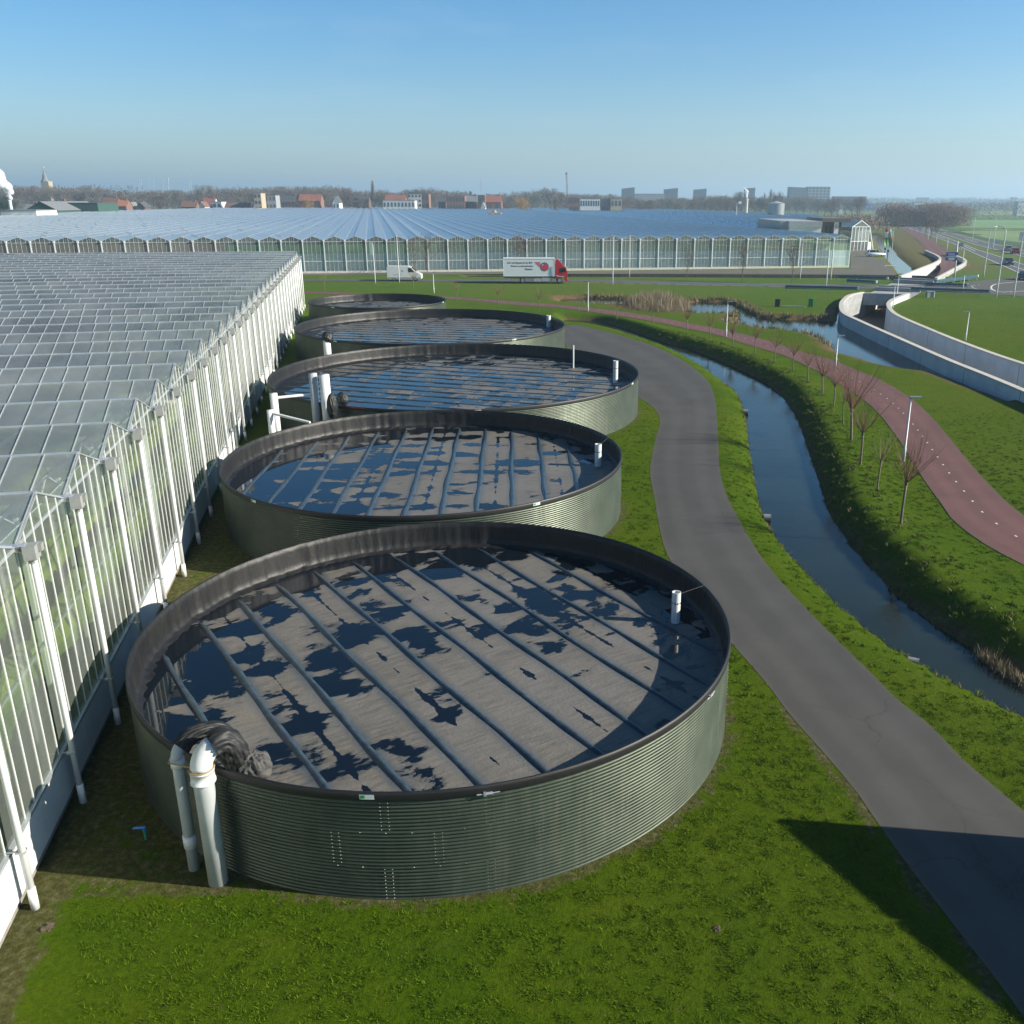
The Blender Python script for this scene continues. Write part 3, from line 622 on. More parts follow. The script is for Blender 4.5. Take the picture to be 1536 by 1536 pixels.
WR = M('black_wrap', (.008,.009,.010), .6, var=.3, vs=4, bmp=.4, bs=9); WR2 = M('dusty_wrap', (.055,.054,.051), .7, var=.35, vs=3, bmp=.6, bs=9)
e3 = Vector((ew.x, ew.y, 0)); zz_ = Vector((0, 0, 1))
WR.node_tree; crumple('wrap_sleeve', big, [e3*.26+zz_*3.06, e3*.42+zz_*3.10, e3*.58+zz_*2.94, e3*.66+zz_*2.6, e3*.68+zz_*2.1, e3*.68+zz_*1.5], [.30, .29, .28, .28, .28, .28], 3, WR, amp=.26)
lumpy('wrap_bag', big, (e3.x*.85+.16, e3.y*.85-.10, 2.40), (.36, .34, .34), 5, WR2, amp=.10, crease=.14)
i3 = Vector((inw2.x, inw2.y, 0)); crumple('wrap_sleeve', thin, [i3*.10+zz_*2.80, i3*.24+Vector((.05,.03,2.93)), i3*.42+Vector((.2,.05,2.98)), i3*.62+Vector((.36,.05,2.86)), i3*.78+Vector((.46,0,2.4)), i3*.85+Vector((.46,0,1.5))], [.19, .18, .18, .18, .22, .24], 8, WR, amp=.28)
# blue tap near the glasshouse foot
p = G(219, 1259); t_ = thing('standpipe_tap', 'small bright blue tap sticking out of the mossy soil', 'tap', (p.x, p.y, 0)); m = MB()
BLU = M('blue_plastic', (.01,.16,.42), .35); m.tube([(0,0,-.05),(0,0,.26)], .028, 8); m.build('stem', M('green_pipe', (.03,.2,.12), .5), t_)
m = MB(); m.tube([(0,0,.24),(0,0,.31)], .045, 8); m.tube([(.03,0,.30),(-.2,-.01,.30),(-.22,-.01,.27)], .028, 8); m.build('handle', BLU, t_)
# pipes between tanks two and three
gp = 'white pipes standing between the middle tanks'
a_, b_ = AT(486, 562, 48.6), AT(476, 560, 48.9)
q = pipe_thing('riser_pipe', 'tall thick white riser behind the second tank, right of the pair', [(a_.x, a_.y, -.1), (a_.x, a_.y, a_.z)], .27, 22, WHT, gp)
lumpy('wrap_sleeve', q, (.55, -.9, 2.5), (.28, .35, .75), 9, WR, amp=.04); lumpy('pipe_sock', q, (.75, .5, 2.6), (.35, .3, .4), 12, WR, amp=.05)
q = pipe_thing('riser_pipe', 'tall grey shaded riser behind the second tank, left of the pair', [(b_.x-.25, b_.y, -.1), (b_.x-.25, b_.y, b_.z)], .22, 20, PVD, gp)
a2, b2 = AT(410, 590, 47.6), AT(405, 615, 46.6)
q = pipe_thing('short_riser_pipe', 'thick white pipe by the glasshouse with a horizontal strut at its top', [(a2.x, a2.y, -.1), (a2.x, a2.y, a2.z)], .2, 18, WHT, gp)
m = MB(); m.tube([(0, 0, a2.z-.25), (b_.x-.25-a2.x, b_.y-a2.y, AT(475, 591, b_.y).z)], .075, 10); m.build('strut', WHT, q)
q = pipe_thing('low_riser_pipe', 'lower white pipe by the glasshouse with a slanting strut', [(b2.x, b2.y, -.1), (b2.x, b2.y, b2.z)], .17, 18, WHT, gp)
e = AT(465, 634, 45.8); m = MB(); m.tube([(0, 0, b2.z-.15), (e.x-b2.x, e.y-b2.y, e.z)], .075, 10); m.build('strut', WHT, q)
c4 = AT(489, 500, 70.9)
q = pipe_thing('capped_riser_pipe', 'white pipe with black bagged head at the near rim of the fourth tank', [(c4.x, c4.y, -.1), (c4.x, c4.y, c4.z-.5)], .28, 18, WHT)
lumpy('wrap_sleeve', q, (0.05, .1, c4.z-.35), (.45, .5, .5), 21, WR, amp=.05)

# ------------------------------------------------------------------ glasshouses
def glass_mat(name, tint, trans, haze_c, rough=.12, haze=.3, trl=.5, vs=.7):
    m = bpy.data.materials.new(name); m.use_nodes = True; t = m.node_tree; t.nodes.remove(t.nodes['Principled BSDF']); out = t.nodes['Material Output']
    co = coords(t); tr = nd(t, 'ShaderNodeBsdfTransparent'); tr.inputs[0].default_value = (*tint, 1)
    df = nd(t, 'ShaderNodeBsdfDiffuse'); tl = nd(t, 'ShaderNodeBsdfTranslucent')
    hc = ramp(t, noise(t, vs, 5, .6, co), [(.3, tuple(c*.8 for c in haze_c)), (.7, tuple(min(1, c*1.2) for c in haze_c))])
    t.links.new(hc, df.inputs[0]); t.links.new(hc, tl.inputs[0])
    m1 = nd(t, 'ShaderNodeMixShader'); m1.inputs[0].default_value = trl; t.links.new(df.outputs[0], m1.inputs[1]); t.links.new(tl.outputs[0], m1.inputs[2])
    m2 = nd(t, 'ShaderNodeMixShader'); t.links.new(ramp(t, noise(t, vs*.7, 4, .6, co), [(.3, haze*.7), (.7, min(1, haze*1.3))]), m2.inputs[0]); t.links.new(tr.outputs[0], m2.inputs[1]); t.links.new(m1.outputs[0], m2.inputs[2])
    gl = nd(t, 'ShaderNodeBsdfGlossy'); gl.inputs['Roughness'].default_value = rough
    fr = nd(t, 'ShaderNodeFresnel'); fr.inputs[0].default_value = 1.5
    m3 = nd(t, 'ShaderNodeMixShader'); t.links.new(mth(t, 'MULTIPLY', fr.outputs[0], trans, clamp=True), m3.inputs[0]); t.links.new(m2.outputs[0], m3.inputs[1]); t.links.new(gl.outputs[0], m3.inputs[2])
    t.links.new(m3.outputs[0], out.inputs[0]); MATS[name] = m; return m
GR1 = glass_mat('roof_glass', (.72,.80,.78), 2.3, (.78,.92,1.0), .10, .36, .5, .35)
GW1 = glass_mat('wall_glass', (.80,.90,.80), 1.2, (.50,.56,.52), .1, .30, .5, .4)
ALU = M('white_aluminium', (.72,.74,.74), .35, .15, var=.05); ALG = M('bar_aluminium', (.5,.54,.56), .3, .55, var=.1)
PAN = M('white_panel', (.66,.68,.68), .4, var=.05, vs=1.5); CON = M('concrete_foot', (.22,.21,.19), .9, var=.2)
WS = math.atan(.236)
near = thing('glasshouse', 'long glasshouse with white downpipes filling the left side beside the tanks', 'greenhouse', (-7.45, 0, 0), WS)
P0, SPAN, NB, DEP, GZ, AZ = 11.14, 3.36, 35, 120., 6.2, 6.86       # first pipe, bay width, bays, depth, gutter, ridge
yA, yB = P0-SPAN*3, P0+SPAN*(NB-3)
# roof panes: one mesh, each bay two slopes cut into pane rows so that some stand ajar
m = MB(); bars = MB(); mi_r = random.Random(3)
for k in range(-3, NB-3):
    y0, y1 = P0+k*SPAN, P0+(k+1)*SPAN; ym = (y0+y1)/2
    for s, (a, b) in enumerate(((y0+.09, ym), (ym, y1-.09))):
        za, zb = (GZ+.05, AZ) if s == 0 else (AZ, GZ+.05)
        m.add([(0, a, za), (0, b, zb), (-DEP, b, zb), (-DEP, a, za)], [(0,1,2,3)])
    bars.beam((0.02, ym, AZ+.02), (-DEP, ym, AZ+.02), .06, .05)
    nb = 40 if k < 20 else 26; stp = .75
    x = -.02
    while x > -(46 if k < 12 else 60 if k < 22 else 80):
        wd = .02 if k < 12 else .032
        for a, b, za, zb in ((y0+.1, ym, GZ+.07, AZ+.02), (y1-.1, ym, GZ+.07, AZ+.02)): bars.beam((x, a, za), (x, b, zb), wd, .03)
        x -= stp if k < 14 else stp*1.5 if k < 24 else stp*2
    # roof vents along the lee slope, a few open
    x = -2.2
    while x > -70:
        if mi_r.random() < .16:
            op = mi_r.choice([.03, .03, .05, .16]); L_ = 2.2
            m.add([(x, ym+.03, AZ+.03), (x-L_, ym+.03, AZ+.03), (x-L_, ym+.85, AZ-.34+.03+op), (x, ym+.85, AZ-.34+.03+op)], [(0,1,2,3)])
            for q in (x, x-L_): bars.beam((q, ym+.03, AZ+.05), (q, ym+.85, AZ-.32+op), .022, .03)
            bars.beam((x, ym+.85, AZ-.32+op), (x-L_, ym+.85, AZ-.32+op), .022, .03)
        x -= 4.48
m.build('roof', GR1, near)
tr_ = MB()
for k in range(-3, 26):
    y0 = P0+k*SPAN; ym = y0+SPAN/2; x = -1.1
    while x > -(40 if k < 8 else 44):
        tr_.beam((x, y0, GZ-.02), (x+1.1, ym, AZ-.03), .036); tr_.beam((x, y0, GZ-.02), (x-1.1, ym, AZ-.03), .036); tr_.beam((x-1.1, ym, AZ-.03), (x, y0+SPAN, GZ-.02), .03); tr_.beam((x, y0, GZ-.1), (x, y0+SPAN, GZ-.1), .05); x -= 2.24
tr_.build('trellis', ALU, near); bars.build('roof_bars', ALG, near)
m = MB(); g0 = MB()
for k in range(-3, NB-2):
    y = P0+k*SPAN; g0.box((-DEP/2+.1, y, GZ), (DEP+.2, .2, .12))
g0.build('gutters', ALG, near)
# side wall glass with gables, mullions
m = MB(); bz = 1.25
for k in range(-3, NB-3):
    y0, y1 = P0+k*SPAN, P0+(k+1)*SPAN; ym = (y0+y1)/2
    m.add([(0, y0, bz), (0, y1, bz), (0, y1, GZ), (0, ym, AZ), (0, y0, GZ)], [(0,1,2,3,4)])
m.build('wall_glass', GW1, near)
m = MB(); rail = MB()
for k in range(-3, NB-3):
    y0 = P0+k*SPAN
    for j in range(0, 6):
        y = y0+SPAN*j/6; fr = abs(j/6-.5)*2; zt = GZ+(AZ-GZ)*(1-fr)
        m.box((.008, y, (bz+zt)/2), (.02, .024, zt-bz))
    for a, b in (((0.02, y0, GZ), (0.02, y0+SPAN/2, AZ)), ((0.02, y0+SPAN/2, AZ), (0.02, y0+SPAN, GZ))): rail.beam(a, b, .03, .03)
rail.box((.03, (yA+yB)/2, bz), (.08, yB-yA, .07)); rail.box((-.06, (yA+yB)/2, 3.72), (.06, yB-yA, .07)); rail.box((-.02, (yA+yB)/2, GZ+.0), (.06, yB-yA, .08))
m.build('mullions', ALU, near); rail.build('rails', ALG, near)
m = MB()
n = int((yB-yA)/.56)
for k in range(n): a = yA+k*.56; m.box((.02+.002*(k % 2), a+.28, .72), (.06, .553, 1.03))
m.build('base_panels', PAN, near)
m = MB(); m.box((-.06, (yA+yB)/2, .02), (.1, yB-yA, .40)); m.build('foundation', CON, near)
hop = None
for k in range(-3, NB-2):
    y = P0+k*SPAN
    if k == NB-3: y -= .3
    if hop is None:
        m = MB(); m.tube([(0, 0, 0), (0, 0, GZ-.28)], .068, 12); m.tube([(0, 0, 0), (0, 0, .5)], .078, 12); pipe = m.build('downpipe', WHT, near, True)
        m = MB(); m.box((0, .02, 0), (.24, .3, .30)); m.box((.09, .12, .06), (.2, .16, .16)); m.tube([(0, 0, -.24), (0, 0, -.1)], .085, 10); m.box((-.15, 0, .1), (.2, .2, .1)); hop = m.build('hopper', M('hopper_grey', (.30,.31,.30), .5, .2, bmp=.2), pipe)
        m = MB(); m.box((-.16, 0, 0), (.3, .02, .03)); m.box((-.02, 0, 0), (.17, .17, .03)); clamp = m.build('clamp', STEEL, pipe)
        pipe.location = (.3, y, -.02); hop.location = (-.02, 0, GZ-.08); clamp.location = (0, 0, bz+.1)
        first = pipe
    else:
        c = copy_tree(first, near); c.location = (.3, y, -.02)
# inside: columns, trellis girders, crop rows and floor
m = MB()
for k in range(-3, NB-2):
    y = P0+k*SPAN
    for x in ((-1.1, -7.5, -14) if k < 22 else (-1.1,)): m.box((x, y, GZ/2), (.09, .12, GZ))
    if k < 24:
        for x in (-1.1,): pass
for x in (-1.1, -7.5, -14):
    for z in (GZ-.1, GZ-.6): m.beam((x, yA, z), (x, yB*(.62), z), .05)
    y = yA
    while y < yB*.6: m.beam((x, y, GZ-.6), (x, y+.84, GZ-.1), .03); m.beam((x, y+.84, GZ-.1), (x, y+1.68, GZ-.6), .03); y += 1.68
m.build('frame', ALU, near)
def crop_mat(name, stops, sc):
    m, t, p = newmat(name); co = coords(t); mp = nd(t, 'ShaderNodeMapping'); mp.inputs['Scale'].default_value = sc; t.links.new(co, mp.inputs[0])
    t.links.new(ramp(t, noise(t, 1, 5, .65, mp.outputs[0]), stops), p.inputs['Base Color']); p.inputs['Roughness'].default_value = .8
    bump(t, p, noise(t, 14, 4, .7, co), 1., .05); return m
CR1 = crop_mat('crop_leaves', [(.28, (.03,.06,.012)), (.45, (.07,.13,.02)), (.60, (.24,.30,.03)), (.70, (.10,.15,.04))], (1.0, .07, 1.5))
def lumpy_row(m, x, y0, y1, z0, z1, wd, step, seed):
    g = random.Random(seed); y = y0; prof = []
    while y <= y1: prof.append((y, z1+g.uniform(-.25, .2), wd*g.uniform(.75, 1.15))); y += step
    o = len(m.v)
    for y, z, w_ in prof: m.v += [(x-w_/2, y, z0), (x-w_/2*1.1, y, (z0+z)/2), (x-w_*.3, y, z), (x+w_*.3, y, z), (x+w_/2*1.1, y, (z0+z)/2), (x+w_/2, y, z0)]
    for i in range(len(prof)-1):
        for q in range(5): b = o+i*6+q; m.f.append((b, b+1, b+7, b+6)); m.m.append(0)
m = MB()
for r_, x in enumerate(np.arange(-1.9, -34, -1.6)): lumpy_row(m, x, yA+.5, yB-.5, .5 if r_ else .7, 2.3 if r_ else 1.9, .8, .35 if r_ < 4 else .9, r_)
tag(m.build('crop_rows', CR1, near), kind='stuff')
m = MB(); m.sheet([(-.1, yA), (-.1, yB), (-DEP, yB), (-DEP, yA)], .06); m.build('floor', M('greenhouse_floor', (.17,.18,.16), .8, var=.5, vs=.3), near)
m = MB(); m.box((-DEP/2, yB, 3.1), (DEP, .1, 6.1)); m.box((-DEP, (yA+yB)/2, 3.1), (.1, yB-yA, 6.1)); m.build('far_wall', M('pale_screen', (.24,.28,.26), .7, var=.2), near)
m = MB()
m.sheet([(-.12, yA), (-.12, yB), (-DEP, yB), (-DEP, yA)], GZ-.62); SCR = glass_mat('shade_screen', (.6,.65,.62), .2, (.62,.72,.76), .5, .5, .6, .15); m.build('shade_screen', SCR, near)

# the big glasshouse across the road
FP0 = Vector((-97.0, 160.0)); FST = Vector((3.606, .794)); FE, FA = 5.75, 6.42; FRW = math.atan2(FST.y, FST.x); FSP = FST.length
GRF = glass_mat('far_roof_glass', (.5,.6,.66), 1.2, (.80,1.0,.97), .3, .82, .5, .02)
GWF = glass_mat('far_wall_glass', (.90,.96,.94), 3.0, (.70,.80,.78), .1, .2, .4, .12)
far = thing('glasshouse', 'vast glasshouse across the road with a front of many small gables', 'greenhouse', (FP0.x, FP0.y, 0), FRW)
# local frame: x along the front, y away from the camera
def venlo(parent, x0, bays, starts, lengths, ge, ga, mat, barmat, pane=4.5, seed=1, front=True):
    m = MB(); b = MB(); v = MB(); g = random.Random(seed)
    for i in range(bays):
        a, c = x0+i*FSP, x0+(i+1)*FSP; mid = (a+c)/2; s, L = starts(i), lengths(i)
        m.add([(a, s, ge), (mid, s, ga), (mid, s+L, ga), (a, s+L, ge)], [(0,1,2,3)]); m.add([(mid, s, ga), (c, s, ge), (c, s+L, ge), (mid, s+L, ga)], [(0,1,2,3)])
        b.beam((mid, s, ga+.02), (mid, s+L, ga+.02), .07, .05); b.beam((a, s, ge+.04), (a, s+L, ge+.04), .3, .1)
        y = s+1.5+(i % 2)*2.2
        while y < s+min(L, 420):
            op = .05 if g.random() < .85 else .2; w_ = 1.2
            sx = 1 if (int(y/pane) % 2) else -1
            m.add([(mid, y, ga+.05), (mid+sx*w_, y, ga-.55+op), (mid+sx*w_, y+1.9, ga-.55+op), (mid, y+1.9, ga+.05)], [(0,1,2,3)])
            b.beam((mid+sx*w_, y, ga-.53+op), (mid+sx*w_, y+1.9, ga-.53+op), .09, .06)
            y += pane
    m.build('roof', mat, parent); b.build('roof_bars', barmat, parent)
FB = [-19, 42]
venlo(far, FB[0]*FSP, FB[1]-FB[0], lambda i: 0, lambda i: 610 if i > 12 else 600-(12-i)*22, FE, FA, GRF, ALG, 8)
m = MB(); mu = MB(); cu = MB(); ti = MB()
for i in range(FB[0], FB[1]):
    a, c = i*FSP, (i+1)*FSP; mid = (a+c)/2
    m.add([(a, 0, .25), (c, 0, .25), (c, 0, FE), (mid, 0, FA), (a, 0, FE)], [(0,1,2,3,4)])
    for j in range(1, 5):
        x = a+FSP*j/5; zt = FE+(FA-FE)*(1-abs(j/5-.5)*2); mu.box((x, -.02, (zt+.25)/2), (.035, .03, zt-.25))
    mu.beam((a, -.02, FE), (mid, -.02, FA), .025); mu.beam((mid, -.02, FA), (c, -.02, FE), .025); mu.box((mid, -.02, 2.1), (FSP, .05, .07)); mu.box((mid, -.02, FE-.25), (FSP, .04, .05))
    mu.beam((mid, .02, FE-.2), (mid, .02, FA), .04)
m.build('wall_glass', GWF, far); mu.build('mullions', ALU, far)
m = MB(); m.box(((FB[0]+FB[1])*FSP/2, -.1, .12), ((FB[1]-FB[0])*FSP, .3, .5)); m.build('foundation', M('pale_concrete', (.5,.48,.42), .8), far)
post = None
for i in range(FB[0], FB[1]+1):
    if post is None:
        m = MB(); m.box((0, 0, FE/2), (.17, .17, FE)); m.box((0, .0, FE-.1), (.3, .25, .25)); post = m.build('downpipe', ALU, far); post.location = (i*FSP, -.16, 0)
    else: c = post.copy(); COL.objects.link(c); c.location = (i*FSP, -.16, 0)
# right-hand long side of the block
m = MB(); XR = FB[1]*FSP; m.add([(XR, 0, .25), (XR, 610, .25), (XR, 610, FE), (XR, 0, FE)], [(0,1,2,3)]); m.build('side_glass', GWF, far)
m = MB()
for q in np.arange(0, 200, 2.2): m.box((XR+.03, q, FE/2), (.05, .07, FE))
m.build('side_mullions', ALU, far)
# inside: insect screens hung behind the glass, crops in tall rows
def stripes(name, a, b, scx=1.2, rough=.8):
    m, t, p = newmat(name); co = coords(t); mp = nd(t, 'ShaderNodeMapping'); mp.inputs['Scale'].default_value = (scx, .3, .12); t.links.new(co, mp.inputs[0])
    t.links.new(ramp(t, noise(t, 1, 4, .6, mp.outputs[0]), [(.3, a), (.7, b)]), p.inputs['Base Color']); p.inputs['Roughness'].default_value = rough; return m
for nm, x0, x1, z0, z1, mt in (
        ('lower_screen', 12.0, 42, .2, 3.35, stripes('blue_screen', (.55,.75,.75), (.75,.90,.90))),
        ('brown_screen', -19, 9.4, .2, 5.2, stripes('brown_screen', (.75,.36,.26), (.90,.52,.40), .6)),
        ('green_screen', 9.4, 19.5, .2, 4.9, stripes('green_screen', (.22,.50,.12), (.50,.80,.40), .9))):
    m = MB(); m.box(((x0+x1)*FSP/2, 1.4 if nm != 'green_screen' else 2.6, (z0+z1)/2), ((x1-x0)*FSP, .05, z1-z0)); m.build(nm, mt, far)
m = MB()
for k in range(14):
    y = 3.2+k*2.2; lo = len(m.v); g = random.Random(k); x = 10*FSP
    m.box((31*FSP, y, 2.3), (22*FSP, .9, 4.4-.35*(k % 2)))
tag(m.build('crop_rows', stripes('tall_crop', (.12,.22,.07), (.38,.50,.28), .8), far), kind='stuff')
m = MB(); m.beam((34.3*FSP, .9, 4.55), (40*FSP, 1.1, 3.7), .1, .34); m.build('yellow_screen_roll', M('yellow_foil', (.55,.62,.01), .5), far)
m = MB(); m.sheet([(FB[0]*FSP, .3), (XR-.1, .3), (XR-.1, 600), (FB[0]*FSP, 600)], .04); m.build('floor', M('far_floor', (.12,.13,.11), .9), far)
# second block, behind to the right
far2 = thing('glasshouse', 'darker second glasshouse block stepping away behind the big one on the right', 'greenhouse', (FP0.x, FP0.y, 0), FRW)
st2 = lambda i: 66+max(0, i-8)*8.5
venlo(far2, 43.6*FSP, 36, st2, lambda i: max(150, 620-st2(i)), 5.0, 5.8, glass_mat('second_roof_glass', (.4,.5,.55), 1.8, (.22,.31,.37), .2, .85, .12, .02), ALG, 6, 4)
m = MB()
for i in range(36):
    a, c = (43.6+i)*FSP, (44.6+i)*FSP; s = st2(i); m.add([(a, s, 0), (c, s, 0), (c, s, 5), ((a+c)/2, s, 5.8), (a, s, 5)], [(0,1,2,3,4)])
    m.add([(c, s, 0), (c, s+9, 0), (c, s+9, 5), (c, s, 5)], [(0,1,2,3)])
m.build('wall_glass', GWF, far2)
# glass annex with slanting white prop
pa, pb = G(1275, 376), G(1309, 375); ax = (pb-pa); L = ax.length
an = thing('glass_annex', 'small tall glass annex with a slanting white frame beside the yard', 'greenhouse', (pa.x, pa.y, 0), math.atan2(ax.y, ax.x))
m = MB(); h1, h2 = 6.2, 7.8; W_ = L*.75
m.add([(0,0,0),(W_,0,0),(W_,0,h1),(W_/2,0,h2),(0,0,h1)], [(0,1,2,3,4)]); m.add([(0,40,0),(W_,40,0),(W_,40,h1),(0,40,h1)], [(0,1,2,3)]); m.add([(W_,0,0),(W_,40,0),(W_,40,h1),(W_,0,h1)], [(0,1,2,3)]); m.build('wall_glass', GWF, an)
m = MB(); m.add([(0,0,h1),(W_/2,0,h2),(W_/2,40,h2),(0,40,h1)], [(0,1,2,3)]); m.add([(W_/2,0,h2),(W_,0,h1),(W_,40,h1),(W_/2,40,h2)], [(0,1,2,3)]); m.build('roof', GRF, an)
m = MB()
for x in (0, W_*.2, W_*.4, W_*.6, W_*.8, W_): m.box((x, -.05, h1/2), (.14, .1, h1))
m.beam((0,-.05,h1), (W_/2,-.05,h2), .16); m.beam((W_/2,-.05,h2), (W_,-.05,h1), .16); m.box((W_/2, -.05, 2.4), (W_, .1, .12)); m.box((W_/2, -.05, h1), (W_, .1, .1))
m.beam((W_,-.05,h1), (L,-.05,0), .3, .2); m.build('frame', ALU, an)
m = MB(); m.box((W_/2, 2, 1.1), (W_*.95, .1, 2.0)); m.build('dark_doorway', M('dark_interior', (.03,.04,.045), .6), an)
m = MB(); m.box((W_+.7, -.02, 1.1), (1.3, .1, 2.2)); m.build('door', WHT, an)
# offices on the glasshouse corner
def boxpx(name, x0, x1, yt, yb_z, Y_, D, mat, parent, mi=0):
    a, b = AT(x0, yt, Y_), AT(x1, yt, Y_); zt = (a.z+b.z)/2; m = MB(); m.box(((a.x+b.x)/2, Y_+D/2, (zt+yb_z)/2), (abs(b.x-a.x), D, zt-yb_z)); return m.build(name, mat, parent)
of = thing('office_building', 'dark brick office with white sign panel rising over the glasshouse corner', 'office', (0, 0, 0))
BRD = M('dark_brick', (.085,.07,.062), .8, var=.2, vs=.5)
boxpx('wall', 1235, 1263, 328.5, 0, 232, 14, BRD, of); boxpx('roof_edge', 1234.5, 1277, 327.5, 8.0, 231, 17, M('roof_edge_grey', (.12,.11,.11), .6), of)
boxpx('sign_panel', 1252.3, 1258.6, 333, 4.5, 231.6, .3, WHT, of)
m = MB(); c = AT(1255.6, 340, 231.5)
for k in range(10):
    a = 2*math.pi*k/12+1.2; b = 2*math.pi*(k+1)/12+1.2; m.beam((c.x+.3*math.cos(a), 231.5, c.z+.42*math.sin(a)), (c.x+.3*math.cos(b), 231.5, c.z+.42*math.sin(b)), .09)
m.build('sign_emblem', BLK, of)
DW = M('window_dark', (.02,.03,.04), .08, spec=.8)
for x in (1239.8, 1246.3): boxpx('window', x-1, x+1, 339, 4.8, 231.8, .3, DW, of)
sh = thing('warehouse', 'low white-walled warehouse box left of the dark office', 'warehouse', (0, 0, 0))
boxpx('wall', 1185, 1233, 333, 0, 225, 30, M('white_cladding', (.6,.62,.64), .5), sh); boxpx('side_block', 1171, 1184.5, 331.5, 0, 227, 30, M('grey_cladding', (.25,.28,.3), .6), sh); boxpx('roof_edge', 1184, 1234, 332, 6.9, 224.5, 31, M('steel_grey', (.3,.32,.33), .6), sh)

# ------------------------------------------------------------------ underpass: retaining walls, bridge decks, rails
CW = M('white_concrete', (.50,.50,.49), .8, var=.12, vs=.6, bmp=.3, bs=6); CWD = M('weathered_concrete', (.27,.28,.28), .85, var=.3, vs=.8, bmp=.4, bs=5); COP = M('coping_concrete', (.46,.43,.38), .85, var=.15)
def ret_wall(name, label, line, side, z0f, th=.4, inner=CW, outer=CWD, group=None):
    T = thing(name, label, 'concrete wall', (line[0].x, line[0].y, 0), 0, group); n = len(line); nor = []
    for i in range(n):
        e = (line[min(i+1, n-1)]-line[max(i-1, 0)]).normalized(); nor.append(Vector((e.y, -e.x))*side)
    def strip(o0, o1, z0, z1, nm, mt):
        m = MB()
        for i in range(n):
            a = line[i]+nor[i]*o0-line[0]; b = line[i]+nor[i]*o1-line[0]; zz = z0(i/(n-1)) if callable(z0) else z0
            m.v += [(a.x, a.y, zz), (b.x, b.y, zz), (b.x, b.y, z1), (a.x, a.y, z1)]
        for i in range(n-1):
            for q in range(4): m.f.append((i*4+q, i*4+(q+1) % 4, (i+1)*4+(q+1) % 4, (i+1)*4+q)); m.m.append(0 if q != 1 else 1)
        m.f += [(0,1,2,3), tuple(4*(n-1)+q for q in (3,2,1,0))]; m.m += [0, 0]
        return m.build(nm, mt, T, fixn=True)
    strip(-th/2, th/2, -3.8, TW-.12, 'wall', [inner, outer]); strip(-th/2-.06, th/2+.06, TW-.118, TW+.02, 'coping', COP)
    m = MB(); s = 0; L = 0
    for i in range(1, n-1):
        L += (line[i]-line[i-1]).length
        if L > 9:
            L = 0; q = line[i]-line[0]; ang = math.atan2(nor[i].y, nor[i].x); m.box((q.x, q.y, -1.5), (th+.012, .05, 4.2), ang)
    if m.v: m.build('joint', M('joint_dark', (.08,.085,.085), .9), T)
    return T
ret_wall('retaining_wall', 'long curved concrete wall rising from the pond, grey outside', wl1, -1 if (wl1[0]-wr1[0]).length else 1, -3.6)
ret_wall('retaining_wall', 'inner curved concrete wall against the grass on the right of the ramp', wr1, 1, -3.6, outer=M('pale_blue_concrete', (.48,.52,.55), .8, var=.1, vs=.6), inner=M('pale_blue_concrete', (.48,.52,.55)))
ret_wall('retaining_wall', 'bright white angled concrete wall beyond the bridge, left of the red path', wl2, -1, -3.6)
ret_wall('retaining_wall', 'white curved concrete wall beyond the bridge, right of the red path', wr2, 1, -3.6)
def ramp_sheet(name, A, B, z0, z1):
    m = MB(); n = len(A)
    for i in range(n):
        t = i/(n-1); z = z0+(z1-z0)*min(1, t*1.15)**.9; e = (A[i]-B[i]).normalized()*.0
        m.v += [(A[i].x, A[i].y, z), (B[i].x, B[i].y, z)]
    for i in range(n-1): m.f.append((2*i, 2*i+1, 2*i+3, 2*i+2)); m.m.append(0)
    o = m.build(name, AR); struct(o)
    if o.data.polygons[0].normal.z < 0: o.data.flip_normals()

rs1 = [wl1[i] for i in range(70)]
ramp_sheet('underpass_ramp', wl1, wr1, -2.7, -2.0); ramp_sheet('underpass_ramp', smooth_line(wl2, 30), smooth_line(wr2, 30), -2.7, -.1)
m = MB(); m.add([(p.x, p.y, -2.71) for p in tunP], [(0,1,2,3)]); m.build('underpass_floor', AR, fixn=True)['kind'] = 'structure'
BD = M('bridge_concrete', (.30,.30,.29), .85, var=.2, vs=.8, bmp=.3, bs=4)
br = thing('bridge', 'flat concrete road bridge over the sunken red path', 'bridge', (b0.x, b0.y, 0))
def rel2(p): return Vector((p.x-b0.x, p.y-b0.y))
ta, tb = rel2(wl1[0]), rel2(wr1[0]); tc, td = rel2(wr2[0]), rel2(wl2[0])
for nm, t0, t1, zt in (('front_parapet', -.01, .02, .62), ('front_deck', .02, .34, .0), ('middle_parapet', .34, .36, .55), ('middle_deck', .45, .80, .0), ('middle_parapet', .43, .45, .6), ('rear_deck', .86, .99, .0), ('rear_parapet', .985, 1.0, .55), ('rear_parapet', .84, .86, .55)):
    ext = .25; A_, B_ = ta.lerp(td, t0), tb.lerp(tc, t0); C_, D_ = tb.lerp(tc, t1), ta.lerp(td, t1)
    e = (B_-A_).normalized()*ext; m = MB(); m.prism([A_-e, B_+e, C_+e, D_-e], -1.0 if 'parapet' in nm else -.7, zt+.02); m.build(nm, BD, br, fixn=True)
for P_, Q_, nm in ((ta, td, 'abutment'), (tb, tc, 'abutment')):
    m = MB(); m.beam((P_.x, P_.y, -2), (Q_.x, Q_.y, -2), .4, 3.2); m.build(nm, CW, br)
m = MB(); md = (ta+tb)/2; me_ = (tc+td)/2
for k in (.3, .6, .8): q = md.lerp(me_, k); m.box((q.x, q.y, -1.85), (.35, .9, 1.9), math.atan2(me_.y-md.y, me_.x-md.x)-math.pi/2)
m.build('pier', CW, br)
RB = M('rail_blue_steel', (.035,.10,.14), .4, .4, var=.15)
